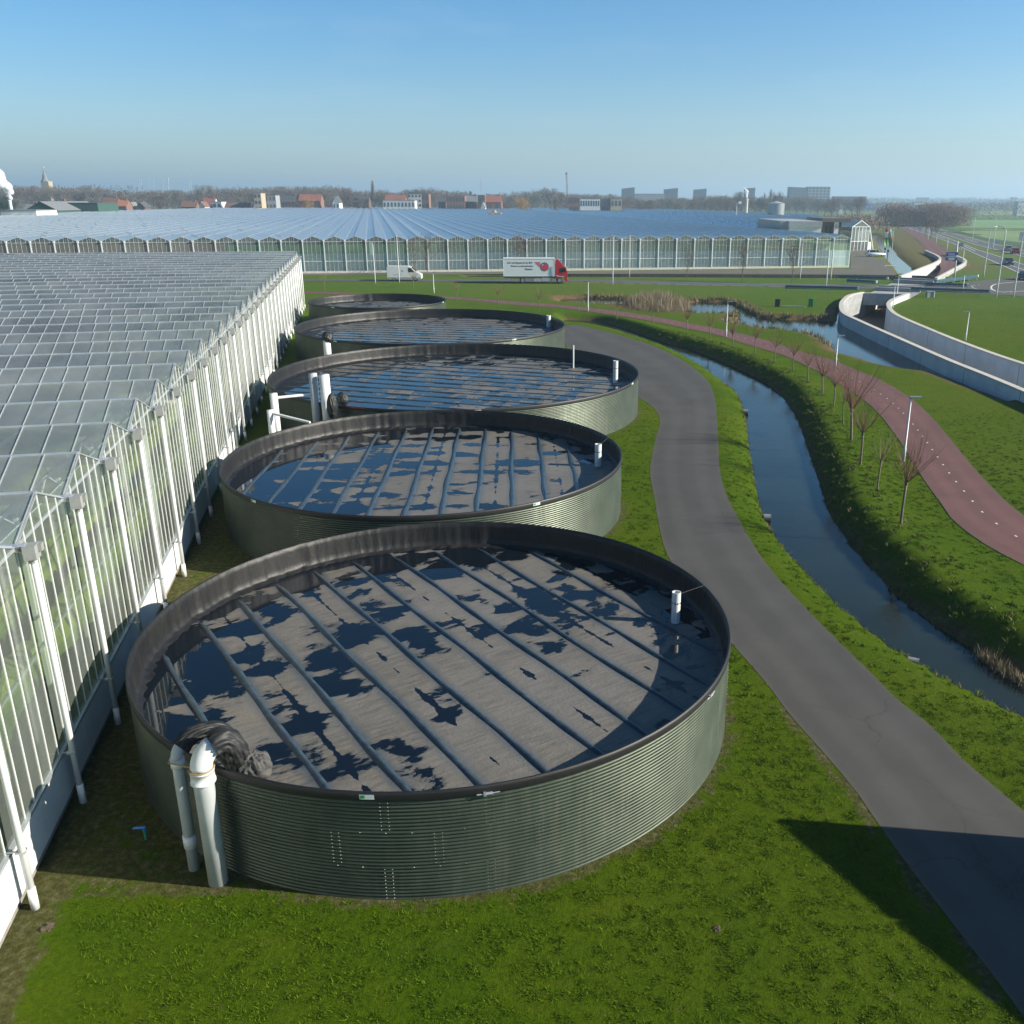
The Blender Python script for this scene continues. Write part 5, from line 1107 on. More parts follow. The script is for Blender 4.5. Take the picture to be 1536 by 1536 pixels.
WT = [(1350,794,640,0,'big spreading reddish willow nearest the camera, by the lamp'),(1315,743,640,2,'slim bare willow second in the row from the camera'),(1289.6,704,580,1,'third bare willow of the row, thin upright twigs'),(1276,666,520,3,'large twiggy willow, fourth in the row'),(1263.5,641,570,2,'thin-stemmed willow, fifth in the row, beside the large one'),(1249.5,616,540,0,'dense reddish willow, sixth in the row from the camera'),(1233,595,515,3,'broad-headed willow seventh in the row, below the path lamp'),(1211,577,510,1,'straight willow eighth in the row'),(1189,559.5,500,0,'willow ninth in the row opposite the black box'),(1161.6,543,488,1,'willow tenth in the row with bent knotty head'),(1132,532,478,0,'willow eleventh in the row in front of the pond channel'),(1099,521,470,3,'willow twelfth in the row just right of the pond lamp'),(1064.6,510,460,1,'willow thirteenth in the row left of the pond lamp'),(1030,499,452,0,'willow fourteenth in the row in front of the reeds'),(980,489,448,2,'small crooked willow below the reed bed'),(925,479,440,2,'very thin young willow left of the reed bed'),(867,470,432,2,'thin young willow just past the fourth tank'),(808,463,425,1,'young willow between truck and fourth tank'),(747,457,418,1,'young willow beside the smallest tank, right one'),(685,453,412,2,'young willow just behind the smallest tank'),(620,431,398,1,'bare sapling on the verge in front of the van'),(487,438,405,2,'tiny sapling by the path at the glasshouse end')]
for bx, by, ty, k, lab in WT:
    T = wproto[k] if k not in used else copy_tree(wproto[k]); used.add(k); p = G(bx, by); h = HT(bx, by, ty); z = float(hfun(np.array([p.x]), np.array([p.y]))[0]); sc = max(.6, h/HB)
    T.location = (p.x, p.y, z); T.scale = (sc*random.uniform(.9, 1.1), sc*random.uniform(.9, 1.1), sc); T.rotation_euler = (0, 0, random.uniform(0, 6.28)); T['label'] = lab
# taller bare trees: branched limbs and a haze of slivers for the finest twigs
def bare_tree(seed, h, wd, mt, n=900, trunk=.25, name='bare_tree', sliver=.5, low=.22):
    g = random.Random(seed); r = np.random.default_rng(seed); T = thing(name, 'x', 'tree', (0,0,0)); V = []; F = []; m = MB()
    m.tube([(0,0,-.3), (0,0,h*low), (g.uniform(-.2,.2),0,h*.55), (0,0,h*.9)], [trunk, trunk*.8, trunk*.4, trunk*.08], 6); m.build('trunk', BK, T)
    tips = []
    for i in range(22):
        z0 = h*g.uniform(low*.9, .75); a = g.uniform(0, 6.28); el = g.uniform(.5, 1.2); d = Vector((math.cos(a)*math.cos(el), math.sin(a)*math.cos(el), math.sin(el)))
        for (q, dd, rr) in twig(V, F, (0,0,z0), d, (h-z0)*g.uniform(.6, .95), trunk*.28, g, .05, 4)[1:]:
            tips.append(q)
            for s in range(2): e = (dd+Vector((g.uniform(-.8,.8), g.uniform(-.8,.8), g.uniform(0,.5)))).normalized(); pt = twig(V, F, q, e, h*.16, trunk*.1, g, .05, 2); tips.append(pt[-1][0])
    t_ = np.array(tips); N = n; c = t_[r.integers(0, len(t_), N)] + r.normal(size=(N, 3))*h*.045
    if wd: c[:, 0] *= wd; c[:, 1] *= wd
    c = c[(c[:, 2] > h*low*.8) & (c[:, 2] < h*1.03)]; N = len(c); d = r.normal(size=(N, 3)); d[:, 2] = np.abs(d[:, 2])+.5; d /= np.linalg.norm(d, axis=1)[:, None]; L = r.uniform(.5, 1.2, (N, 1))*sliver; s = np.cross(d, r.normal(size=(N, 3))); s /= np.linalg.norm(s, axis=1)[:, None]; s *= sliver*.045
    base = len(V); Vn = np.concatenate([c-s, c+s, c+d*L], 1).reshape(-1, 3); V += [tuple(v) for v in Vn]; F += [(base+3*i, base+3*i+1, base+3*i+2) for i in range(N)]
    me = bpy.data.meshes.new('crown'); me.from_pydata(V, [], F); me.materials.append(mt); link(me, 'crown', T); return T
BT = M('bare_twigs', (.115,.085,.066), .9, var=.3, vs=.5); BT2 = M('grey_twigs', (.125,.11,.09), .9, var=.3, vs=.5); OR = M('golden_twigs', (.30,.17,.045), .9, var=.3, vs=.5); EV = M('evergreen_needles', (.02,.045,.03), .9, var=.4, vs=.6)
saplings = [(1030,420,374,'tall thin bare tree on the canal bank, left of three'),(1113,423,366,'tall thin bare tree on the canal bank, middle of three'),(1188,425,362,'tall thin bare tree on the canal bank, right of three'),(622,413,358,'brown bare tree before the glasshouse front, left of a close pair'),(641,411,352,'brown bare tree before the glasshouse front, right of a close pair'),(780,415,352,'bare tree hidden behind the truck with twigs above its box')]
st = bare_tree(41, 8, .55, BT, 420, .09, 'bare_tree', .55, .3)
for i, (bx, by, ty, lab) in enumerate(saplings):
    T = st if i == 0 else copy_tree(st); p = G(bx, by); h = HT(bx, by, ty); T.location = (p.x, p.y, 0); T.scale = (h/8,)*3; T.rotation_euler = (0, 0, i*1.3); tag(T, lab, 'tree', 'thin trees before the glasshouse')
# verge trees beyond the bridge
g = random.Random(5); vt = [bare_tree(51+k, 6, .8, BT, 500, .1, 'verge_tree', .5, .3) for k in range(3)]
vp = [(1404,362),(1396,358),(1388,355),(1379,352),(1371,348),(1362,345),(1353,342),(1345,338),(1337,335),(1329,332),(1322,329),(1315,325),(1309,322),(1336,341),(1346,350),(1326,336),(1317,331),(1303,318),(1298,316),(1340,329),(1330,326),(1322,321),(1312,317)]
for i, (bx, by) in enumerate(vp):
    T = vt[i] if i < 3 else copy_tree(vt[i % 3]); p = G(bx, by); s = g.uniform(.7, 1.2); T.location = (p.x, p.y, 0); T.scale = (s,)*3; T.rotation_euler = (0, 0, g.uniform(0, 6)); tag(T, 'bare brown tree in the row along the verge beyond the bridge', 'tree', 'bare trees lining the verge beyond the bridge')

# ------------------------------------------------------------------ the town on the horizon
def horizon_y(x): return 298.45 + (x-PPX)*ROLL
def far_tree(T, x, ytop, Yd, w_px=None, label=None, group=None, H0=14.2):
    a = AT(x, ytop, Yd); h = a.z; T.location = (a.x, Yd, 0); sz = h/H0; sx = sz if not w_px else (w_px/FPX*Yd)/(H0*.75)
    T.scale = (sx, sx, sz); T.rotation_euler = (0, 0, random.uniform(0, 6.28)); tag(T, label, 'tree', group)
ft = [bare_tree(61+k, 12, 1., [BT, BT2, BT][k], 2200, .3, 'bare_tree', 1.1, .12) for k in range(3)]
pop = bare_tree(71, 12, .45, BT2, 2600, .3, 'poplar_tree', 1.0, .1); gold = bare_tree(72, 12, 1.1, OR, 2400, .3, 'golden_willow', 1.0, .05); ev = bare_tree(73, 12, .9, EV, 3000, .3, 'evergreen_tree', 1.2, .02)
far_tree(ev, 3, 287, 420, 34, 'dark evergreen tree at the far left edge behind the chimney')
far_tree(pop, 557.5, 264, 700, 10, 'tall narrow poplar rising highest on the horizon')
for x, yt, w_, lab in ((670, 281, 8, 'thin poplar right of the low wooded hill'), (705, 282, 12, 'short broad poplar near the brick terraces'), (1157, 279, 7, 'narrow poplar left of the grey storage tank trees'), (1147, 285, 5, 'small pointed tree beside a narrow poplar')): far_tree(copy_tree(pop), x, yt, 780, w_, lab)
far_tree(gold, 780, 291, 660, 28, 'golden brown round willow above the glasshouse roof'); far_tree(copy_tree(gold), 461, 291, 680, 20, 'small golden tree in front of red roofs'); far_tree(copy_tree(gold), 665, 286, 900, 26, 'wide orange-brown tree behind brick terraces'); far_tree(copy_tree(gold), 398, 285, 900, 18, 'faint golden tree behind the beige tower house')
used3 = set()
def place_ft(k, *a, **kw):
    T = ft[k] if k not in used3 else copy_tree(ft[k]); used3.add(k); far_tree(T, *a, **kw)
for i, (x, yt, w_, lab) in enumerate(((519, 276, 32, 'wide round bare tree left of the tall poplar'), (300, 272, 26, 'feathery bare tree group standing above the wood at left'), (313, 272, 18, 'second feathery bare tree above the wood at left'), (536, 283, 26, 'dark bare tree between round tree and tall poplar'), (573, 279, 26, 'bare round tree right of the tall poplar'), (1166, 283, 22, 'bare domed tree beside the narrow poplar'), (1110, 283, 28, 'dark bare tree left of the smoking chimney'), (1090, 293, 26, 'low bare tree beside the smoking chimney'), (640, 276, 40, 'broad bare hilltop tree behind the grey flats'), (620, 279, 36, 'left shoulder tree of the low wooded hill'))):
    place_ft(i % 3, x, yt, 720+i*9, w_, lab)
g = random.Random(9)
prof = [(0,276),(40,274),(110,276),(135,273),(160,280),(180,284),(210,283),(255,281),(300,284),(330,278),(390,276),(420,277),(450,275),(500,277),(550,284),(600,283),(650,281),(700,286),(760,287),(790,283),(830,278),(850,286),(880,290),(915,287),(940,293),(990,296),(1090,290),(1130,291),(1200,292),(1250,294),(1290,296)]
def ptop(x):
    for (a, b), (c, d) in zip(prof, prof[1:]):
        if a <= x <= c: return b+(d-b)*(x-a)/(c-a)
    return 296
x = -30; n = 0
while x < 1290:
    base = ptop(max(0, x)); Yd = 760+g.uniform(0, 260); w_ = g.uniform(22, 40); place_ft(n % 3, x, base+g.uniform(-1.5, 4), Yd, w_, label='grey-brown bare tree in the long treeline behind the town', group='bare trees of the long treeline'); x += g.uniform(6.5, 11); n += 1
x = -20
while x < 1300:
    Yd = 690+g.uniform(-20, 60)
    if g.random() < .4: place_ft(n % 3, x, g.uniform(291, 299), Yd, g.uniform(14, 26), label='low bare tree among the roofs of the town', group='low trees among the town houses')
    x += g.uniform(9, 18); n += 1
# far woods read as masses
def wood(name, label, x0, x1, Yd, ytop, seed, dens, mat, depth=60, sl=1.6, base_z=0, cat='wood', group=None):
    r = np.random.default_rng(seed); a, b = AT(x0, 300, Yd), AT(x1, 300, Yd); N = dens; X_ = r.uniform(a.x, b.x, N); Y_ = Yd+r.uniform(0, depth, N)
    t = (X_-a.x)/(b.x-a.x); xp = x0+t*(x1-x0); top = np.array([AT(q, ytop(q), Yd).z for q in xp]); top = top*(.82+.12*np.sin(X_*.13+seed)+.08*np.sin(X_*.41)+.05*np.sin(X_*1.3)); Z_ = top*r.uniform(0, 1, N)**.8
    c = np.stack([X_, Y_, Z_+base_z], 1); d = r.normal(size=(N, 3)); d[:, 2] = abs(d[:, 2])+.4; d /= np.linalg.norm(d, axis=1)[:, None]; L = r.uniform(.6, 1.4, (N, 1))*sl; s = np.cross(d, r.normal(size=(N, 3))); s /= np.linalg.norm(s, axis=1)[:, None]; s *= sl*.16
    V = np.concatenate([c-s, c+s, c+d*L], 1).reshape(-1, 3); o = npmesh(name, V, np.arange(3*N).reshape(-1, 3), mat); tag(o, label, cat, group, 'stuff')
WD = M('wood_brown', (.085,.066,.055), .95, var=.3, vs=.05); WDB = M('wood_distant', (.06,.07,.06), .95, var=.3, vs=.02); HD = M('hedge_brown', (.22,.155,.125), .95, var=.3, vs=.1)
wood('wood', 'long low wood behind the whole town', -60, 1290, 1050, lambda x: ptop(max(0, x))+3, 1, 42000, WD, 120, 2.6)
wood('wood', 'leafless hedge trees right of the blue motorway board', 1394, 1466, 500, lambda x: 306+((x-1435)/33)**2*5+1.5*math.sin(x*.35), 2, 22000, HD, 34, .8); wood('wood', 'leafless hedge clump behind the blue motorway board', 1343, 1386, 520, lambda x: 305+((x-1365)/17)**2*5, 3, 14000, HD, 34, .8)
wood('wood', 'hazy far treeline to the right horizon', 1180, 1900, 2300, lambda x: 296.5+1.5*math.sin(x*.05), 4, 40000, WDB, 300, 3); wood('wood', 'hazy row of brown trees before the right horizon', 1240, 1900, 1250, lambda x: 303+1.3*math.sin(x*.09), 5, 24000, WD, 120, 2)
wood('wood', 'row of small trees along the far field edge', 1466, 1700, 780, lambda x: 308+1.2*math.sin(x*.8), 6, 1500, HD, 8, 1.5)
wood('hedge', 'brown scrub along the far verge', 1268, 1345, 420, lambda x: 318+(x-1268)*.03, 8, 3500, HD, 60, 1.1)
# houses
ROOF = {'red': M('roof_red', (.24,.085,.06), .8), 'dark': M('roof_dark', (.07,.07,.075), .7), 'brown': M('roof_brown', (.16,.085,.06), .8), 'orange': M('roof_orange', (.36,.13,.06), .8), 'grey': M('roof_grey', (.17,.18,.19), .7)}
WALLM = {'brick': M('wall_brick', (.20,.105,.075), .85, var=.2), 'white': M('wall_white', (.6,.6,.57), .7), 'beige': M('wall_beige', (.38,.31,.22), .8), 'grey': M('wall_grey', (.26,.27,.28), .7), 'green': M('wall_green', (.03,.08,.06), .7), 'brown': M('wall_brown', (.11,.07,.05), .8), 'blue': M('wall_slate', (.09,.11,.14), .7)}
WIN = M('window_pane', (.05,.07,.09), .1, spec=.7); FRM = M('window_frame', (.6,.6,.6), .5)
def house(label, x0, x1, ytop, Yd, wall, roof=None, flat=False, floors=2, nwin=None, axis='x', D=9, cat='house', name='house', rz=0, slope=0, ybase=None):
    a, b = AT(x0, ytop, Yd), AT(x1, ytop, Yd); W_ = b.x-a.x; zt = (a.z+b.z)/2; T = thing(name, label, cat, ((a.x+b.x)/2, Yd+D/2, 0), rz); m = MB()
    rh = 0 if flat else min(zt*.35, 4.5); ze = zt-rh
    if slope: m.prism([(-W_/2,-D/2),(W_/2,-D/2),(W_/2,D/2),(-W_/2,D/2)], 0, ze); 
    else: m.box((0, 0, ze/2), (W_, D, ze))
    if slope:
        for i, v in enumerate(m.v):
            if v[2] > 1 and v[0]*slope > 0: m.v[i] = (v[0], v[1], v[2]+abs(slope))
    if not flat:
        if axis == 'y': m.add([(-W_/2,-D/2,ze),(W_/2,-D/2,ze),(0,-D/2,zt-.05)], [(0,1,2)])
        else: m.add([(-W_/2,-D/2,ze),(-W_/2,D/2,ze),(-W_/2,0,zt-.05)], [(0,1,2)]); m.add([(W_/2,-D/2,ze),(W_/2,D/2,ze),(W_/2,0,zt-.05)], [(0,1,2)])
    m.build('wall', WALLM[wall], T); m = MB(); e = .35
    if flat: m.box((0, 0, ze+.15 + abs(slope)/2), (W_+.3, D+.3, .3)) if not slope else None
    elif axis == 'y': m.add([(-W_/2-e,-D/2-e,ze-.1),(0,-D/2-e,zt),(0,D/2+e,zt),(-W_/2-e,D/2+e,ze-.1)], [(0,1,2,3)]); m.add([(0,-D/2-e,zt),(W_/2+e,-D/2-e,ze-.1),(W_/2+e,D/2+e,ze-.1),(0,D/2+e,zt)], [(0,1,2,3)])
    else: m.add([(-W_/2-e,-D/2-e,ze-.1),(W_/2+e,-D/2-e,ze-.1),(W_/2+e,0,zt),(-W_/2-e,0,zt)], [(0,1,2,3)]); m.add([(-W_/2-e,0,zt),(W_/2+e,0,zt),(W_/2+e,D/2+e,ze-.1),(-W_/2-e,D/2+e,ze-.1)], [(0,1,2,3)])
    if m.v:
        rf = m.build('roof', ROOF[roof or 'grey'], T)
        if not flat: m = MB(); m.box((W_*.3 if axis == 'x' else .1, 0, zt+.3), (.8, .8, 1.4)); m.build('chimney', WALLM['brick'], rf)
    nw = nwin if nwin is not None else max(2, int(W_/4)); fh = ze/max(1, floors)
    for f in range(floors):
        m = MB()
        if f*fh+fh*.5 < 3 and zt > 9: continue
        for k in range(nw): m.box((-W_/2+W_*(k+.5)/nw, -D/2-.03, f*fh+fh*.55), (W_/nw*.55, .12, fh*.5))
        if m.v: m.build('window', WIN, T)
    return T
house('dark green barn with grey roof at the left horizon', 36, 84, 302, 430, 'green', 'grey', floors=1, nwin=0, axis='y', D=40, cat='barn', name='barn'); house('long low dark-roofed shed right of the green barn', 84, 146, 305, 450, 'green', 'dark', flat=True, floors=1, nwin=0, D=20, cat='shed', name='shed')
house('white flat-roofed shed at the far left edge', 0, 54, 316, 352, 'white', 'grey', flat=True, floors=1, nwin=0, D=14, cat='shed', name='shed'); house('small grey-roofed house behind the green barn', 32, 50, 306, 470, 'brown', 'grey')
house('brown farmhouse left of the orange roof', 152, 173, 296, 640, 'brown', 'brown'); house('house with bright orange roof at left', 172, 188, 300, 640, 'brick', 'orange'); house('small white house right of the orange roof', 191, 197, 303, 650, 'white', 'grey', axis='y'); house('dark gabled house at left', 203, 216, 303, 650, 'brown', 'dark', axis='y')
house('white gabled house left of the red-fronted one', 296, 306, 302, 660, 'white', 'brown', axis='y'); house('house with reddish half-hipped roof behind white gable', 302, 320, 297, 690, 'white', 'red'); house('low white flat house behind the roof edge', 318, 332, 303, 650, 'white', 'grey', flat=True); house('low brown-roofed cottage left of the white gable', 270, 293, 302, 655, 'brick', 'brown'); house('low cottage with pale brown roof', 336, 372, 304, 645, 'brick', 'brown')
house('beige tower house with two windows', 380, 391, 290, 640, 'beige', 'grey', flat=True, floors=4, nwin=2, cat='tower block', name='tower_house'); house('white-banded flats right of the beige tower', 391, 413, 293, 650, 'grey', 'dark', flat=True, floors=3, nwin=4, cat='flats', name='apartment_building')
house('terrace with dark roofs left of the red roof', 416, 446, 293, 690, 'brick', 'dark', nwin=6); house('terrace with a long red roof behind the small golden tree', 447, 480, 291, 690, 'brick', 'red', nwin=6); house('pale gabled house among the trees left of the round bare tree', 498, 508, 294, 680, 'white', 'dark', axis='y'); house('dark gabled house behind the round bare tree', 530, 552, 293, 700, 'brown', 'dark')
house('row with red roofs right of the tall poplar', 577, 607, 292, 690, 'brick', 'red', nwin=5); house('long white low building under the red roofs', 574, 622, 301, 655, 'white', 'grey', flat=True, floors=2, nwin=9, cat='building', name='low_building'); house('grey-white four storey flats', 611, 632, 291, 700, 'white', 'dark', flat=True, floors=5, nwin=4, cat='flats', name='apartment_building'); house('dark red brick block right of the grey-white flats', 633, 643, 291.5, 700, 'brick', 'dark', flat=True, floors=3)
house('brick terrace with tall front windows', 657, 668, 294, 690, 'brick', 'dark', nwin=3); house('wide brick block with white window bands', 669, 697, 294.5, 680, 'brick', 'grey', flat=True, floors=3, nwin=6); house('brick house with white trim under a grey roof', 698, 716, 293.5, 690, 'brick', 'grey', nwin=4); house('dark brick block with a yellow band on top', 717, 727, 293, 680, 'brown', 'grey', flat=True); house('brick villa with red roof by the golden willow', 729, 752, 293, 690, 'brick', 'red', axis='x'); house('tiny white gabled house at the roof edge', 721, 727, 303, 640, 'white', 'grey', axis='y')
house('brick block beside the crane', 853, 869, 297, 650, 'brick', 'grey', flat=True, floors=3, nwin=4); house('white-framed school block right of the crane', 870, 900, 298, 650, 'white', 'dark', flat=True, floors=2, nwin=8); house('slate grey block between two white ones', 902, 915, 298, 655, 'blue', 'grey', flat=True, floors=3); house('plain white cube house left of the first tower block', 916, 933, 298, 650, 'beige', 'grey', flat=True, floors=2, nwin=3)
g_ap = None
for x0, x1, yt, lab, sl in ((933, 952, 283, 'dark slanted-top tower block, leftmost of the row', 2), (997, 1017, 284, 'slanted-top tower block, second of the row', 2), (1042, 1060, 284.5, 'small slanted-top tower block, third of the row', 1.5), (1119, 1133, 282.5, 'tower block half hidden by bare trees', 1), (1185, 1211, 281.5, 'long dark flats left of the blue-grey flats', -1), (1212.5, 1246, 280.5, 'widest blue-grey flats with balconies on the right', 0)):
    T = house(lab, x0, x1, yt, 1350, 'grey' if x0 > 1200 else 'blue', flat=True, floors=8, nwin=6, D=16, cat='flats', name='apartment_building', slope=sl)
house('long grey hall between the tower blocks', 952, 997, 291, 1300, 'grey', 'dark', flat=True, floors=1, nwin=0, cat='hall', name='hall'); house('dark long hall at the right end of the flats', 1250, 1300, 295, 1300, 'blue', 'dark', flat=True, floors=1, nwin=0, cat='hall', name='hall'); house('white hall shining at the right edge', 1528, 1545, 303, 900, 'white', 'grey', flat=True, floors=1, nwin=0, cat='hall', name='hall')
house('faint far tower at the right horizon', 1518, 1526, 296, 2400, 'grey', flat=True, floors=3, nwin=3, cat='flats', name='apartment_building'); house('faint wide far block at the right horizon', 1376, 1394, 296.3, 2500, 'grey', flat=True, floors=3, nwin=5, cat='flats', name='apartment_building'); house('reddish long hall behind the leafless hedge', 1402, 1432, 305, 1000, 'brick', 'grey', flat=True, floors=1, nwin=8, cat='hall', name='hall'); house('pale hall behind the blue motorway board', 1372, 1386, 304, 1000, 'white', 'grey', flat=True, floors=1, nwin=3, cat='hall', name='hall')
house('tiny white steep-roofed house at the bend of the road', 1259, 1265, 303, 900, 'white', 'grey', axis='y')
# church
c = AT(69.5, 272, 980); T = thing('church_tower', 'church tower with slim grey spire and gold ball above the treeline', 'church', (c.x, 980, 0)); hw = (AT(75.5, 272, 980).x-AT(64, 272, 980).x)/2; m = MB(); m.box((0, 0, c.z/2), (hw*2, hw*2, c.z)); m.build('tower', WALLM['beige'], T)
tz = AT(67, 252, 980).z; m = MB(); z = c.z
pr = [(hw*1.1, z), (hw*.55, z+3), (hw*.5, z+6), (hw*.3, z+7), (0.05, tz)]
m.tube([(-1, 0, z_) for r_, z_ in pr], [r_ for r_, z_ in pr], 8); m.build('spire', ROOF['grey'], T); m = MB(); m.tube([(-1,0,tz-.5),(-1,0,tz),(-1,0,tz+.9),(-1,0,tz+1.5)], [.3,.9,.9,.2], 8); m.build('gold_ball', M('gilding', (.8,.65,.3), .3, .6), T)
# chimneys with steam
def steam(label, base, pts, seed):
    m_ = bpy.data.materials.get('steam')
    if m_ is None:
        m_ = bpy.data.materials.new('steam'); m_.use_nodes = True; t = m_.node_tree; t.nodes.remove(t.nodes['Principled BSDF']); a = nd(t, 'ShaderNodeBsdfDiffuse'); b = nd(t, 'ShaderNodeBsdfTranslucent'); c = nd(t, 'ShaderNodeBsdfTransparent'); x = nd(t, 'ShaderNodeMixShader'); y = nd(t, 'ShaderNodeMixShader'); a.inputs[0].default_value = b.inputs[0].default_value = (.92,.93,.95,1)
        lw = nd(t, 'ShaderNodeLayerWeight'); lw.inputs[0].default_value = .45; t.links.new(a.outputs[0], x.inputs[1]); t.links.new(b.outputs[0], x.inputs[2]); t.links.new(lw.outputs['Facing'], y.inputs[0]); t.links.new(x.outputs[0], y.inputs[1]); t.links.new(c.outputs[0], y.inputs[2]); t.links.new(y.outputs[0], t.nodes['Material Output'].inputs[0])
    V = []; F = []; g_ = random.Random(seed); bm = bmesh.new()
    for (p, rr), (q, r2) in zip(pts, pts[1:]):
        for k in range(5):
            f = k/5; c_ = p.lerp(q, f)+Vector((g_.uniform(-.4,.4), g_.uniform(-.4,.4), g_.uniform(-.4,.4)))*rr; bmesh.ops.create_icosphere(bm, subdivisions=3, radius=(rr+(r2-rr)*f)*g_.uniform(.6, 1.0), matrix=Matrix.Translation(c_))
    for v in bm.verts: v.co += v.normal*.35*mn.noise(v.co*.9)
    me = bpy.data.meshes.new('steam'); bm.to_mesh(me); bm.free(); me.materials.append(m_); me.polygons.foreach_set('use_smooth', [True]*len(me.polygons)); tag(link(me, 'steam'), label, 'steam', None, 'stuff')
c0_ = AT(17.5, 318, 390); T = thing('chimney', 'leaning-looking white chimney at the left edge, white steam above', 'chimney', (c0_.x, 390, 0)); tp_ = AT(14, 300, 390); m = MB(); m.tube([(0,0,0),(0,0,tp_.z)], [.75,.6], 12); m.build('shaft', WHT, T); m = MB(); m.tube([(0,0,tp_.z-.5),(0,0,tp_.z+.1)], .72, 12); m.build('cap', WHT, T)
S_ = [(AT(x_, y_, 390), r_) for x_, y_, r_ in ((16.5, 300, .5), (14.5, 293, 1.1), (11, 285, 1.9), (5, 277, 2.6), (-3, 270, 3.2), (-14, 264, 3.6))]; steam('thick white steam blowing left from the left chimney', 0, S_, 1)
c1_ = AT(1120, 310, 560); T = thing('chimney', 'small cream chimney with thin steam behind the second glasshouse block', 'chimney', (c1_.x, 560, 0)); t1 = AT(1120, 298.5, 560).z; m = MB(); m.tube([(0,0,0),(0,0,t1)], .7, 10); m.build('shaft', M('cream_shaft', (.6,.52,.38), .6), T); m = MB(); m.tube([(0,0,t1-.4),(0,0,t1+.1)], .82, 10); m.build('cap', WHT, T)
S_ = [(AT(x_, y_, 560), r_) for x_, y_, r_ in ((1120, 298, .35), (1121, 294, .8), (1119.5, 289, 1.1), (1118, 285, .8), (1116, 282, .4))]; steam('thin steam puff above the small cream chimney', 0, S_, 2)
a, b = AT(1152, 305, 500), AT(1177, 305, 500); T = thing('storage_tank', 'large pale grey round storage tank beyond the second glasshouse block', 'storage tank', ((a.x+b.x)/2, 500, 0)); m = MB(); r_ = (b.x-a.x)/2; m.tube([(0,0,0),(0,0,a.z)], r_, 32); m.build('wall', M('tank_pale', (.20,.23,.24), .5, .2), T); m = MB(); m.tube([(0,0,a.z),(0,0,a.z+1.2)], [r_*1.03, .3], 32); m.build('roof', M('tank_roof', (.25,.3,.32), .5), T)
a = AT(1110, 304, 480); T = thing('small_mast', 'white box on a short mast left of the small chimney', 'mast', (a.x-1.5, 480, 0)); m = MB(); m.tube([(0,0,0),(0,0,a.z)], .15, 6); m.build('pole', LP, T); m = MB(); m.box((1.5,0,a.z), (1.4, 1, 1.3)); m.build('box', WHT, T)
# crane, masts, pylon
def lattice(name, label, cat, x0, y0, x1, y1, Yd, wd, mt, group=None):
    a, b = AT(x0, y0, Yd), AT(x1, y1, Yd); a.z = 0; T = thing(name, label, cat, (a.x, Yd, 0), 0, group); d = b-a; m = MB(); n = 14
    for s in (-1, 1): m.beam((s*wd/2, 0, 0), (d.x+s*wd/4, 0, d.z), wd*.22)
    for i in range(n): m.beam((d.x*i/n-wd/2*(1-.5*i/n), 0, d.z*i/n), (d.x*(i+1)/n+wd/2*(1-.5*(i+1)/n), 0, d.z*(i+1)/n), wd*.12)
    m.build('lattice', mt, T); m = MB(); m.box((d.x, 0, d.z), (wd*1.2, wd, wd*.8)); m.build('top', mt, T); return T
lattice('crane', 'thin red lattice crane jib against the sky', 'crane', 852, 300, 849.5, 260, 900, 1.6, M('crane_red', (.35,.06,.10), .5))
MW = M('mast_white', (.62,.64,.66), .5); gm = 'white turbine-like masts over the left treeline'
for (x, y1) in ((208.5, 271), (211.5, 271), (223, 270), (230, 270.5), (244, 269), (252, 269)): lattice('white_mast', 'slender white mast over the left wood', 'mast', x, 300, x, y1, 1100, .8, MW, gm)
for (x, y1, lab) in ((283, 263, 'taller white mast, left one of a close pair'), (286.5, 263, 'taller white mast, right one of a close pair'), (252.5, 268, 'white mast standing alone left of the tall pair'), (470, 268, 'white mast pair over the middle wood, left one'), (473.5, 268, 'white mast pair over the middle wood, right one'), (597.5, 268, 'faint white mast above the low hill, left one'), (600.5, 268, 'faint white mast above the low hill, right one')): lattice('white_mast', lab, 'mast', x, 300, x, y1, 1150, .7, MW)
T = lattice('pylon', 'white power pylon right of the brick terraces', 'pylon', 721.5, 300, 721.5, 271, 1300, 1.6, MW)
m = MB(); z = AT(721, 276, 1300).z
for dz, wd in ((0, 9), (-4, 7)): m.box((0, 0, z+dz), (wd, .5, .5))
m.build('crossarm', MW, T)
for x, yb, yt in ((1270, 318, 302), (1278, 320, 303), (1281, 320, 302), (1291, 323, 302), (1313, 316, 303), (1268, 314, 303)): lamp('thin white lamp mast along the distant road', x, yb, yt, 'mast', group='thin lamp masts along the distant road')
# roof vent unit on the big roof
a = AT(742, 319, 430); T = thing('roof_unit', 'small rusty ventilation unit on the big glasshouse roof', 'roof unit', (a.x, 430, FA-.3)); m = MB(); m.box((0,0,.5), (6, 3, .9)); m.build('base', M('rusty_unit', (.3,.25,.2), .7), T); m = MB(); m.tube([(0,0,.9),(0,0,2.0)], [1.2,.3], 8); m.build('cowl', M('rusty_unit', (.3,.25,.2)), T)
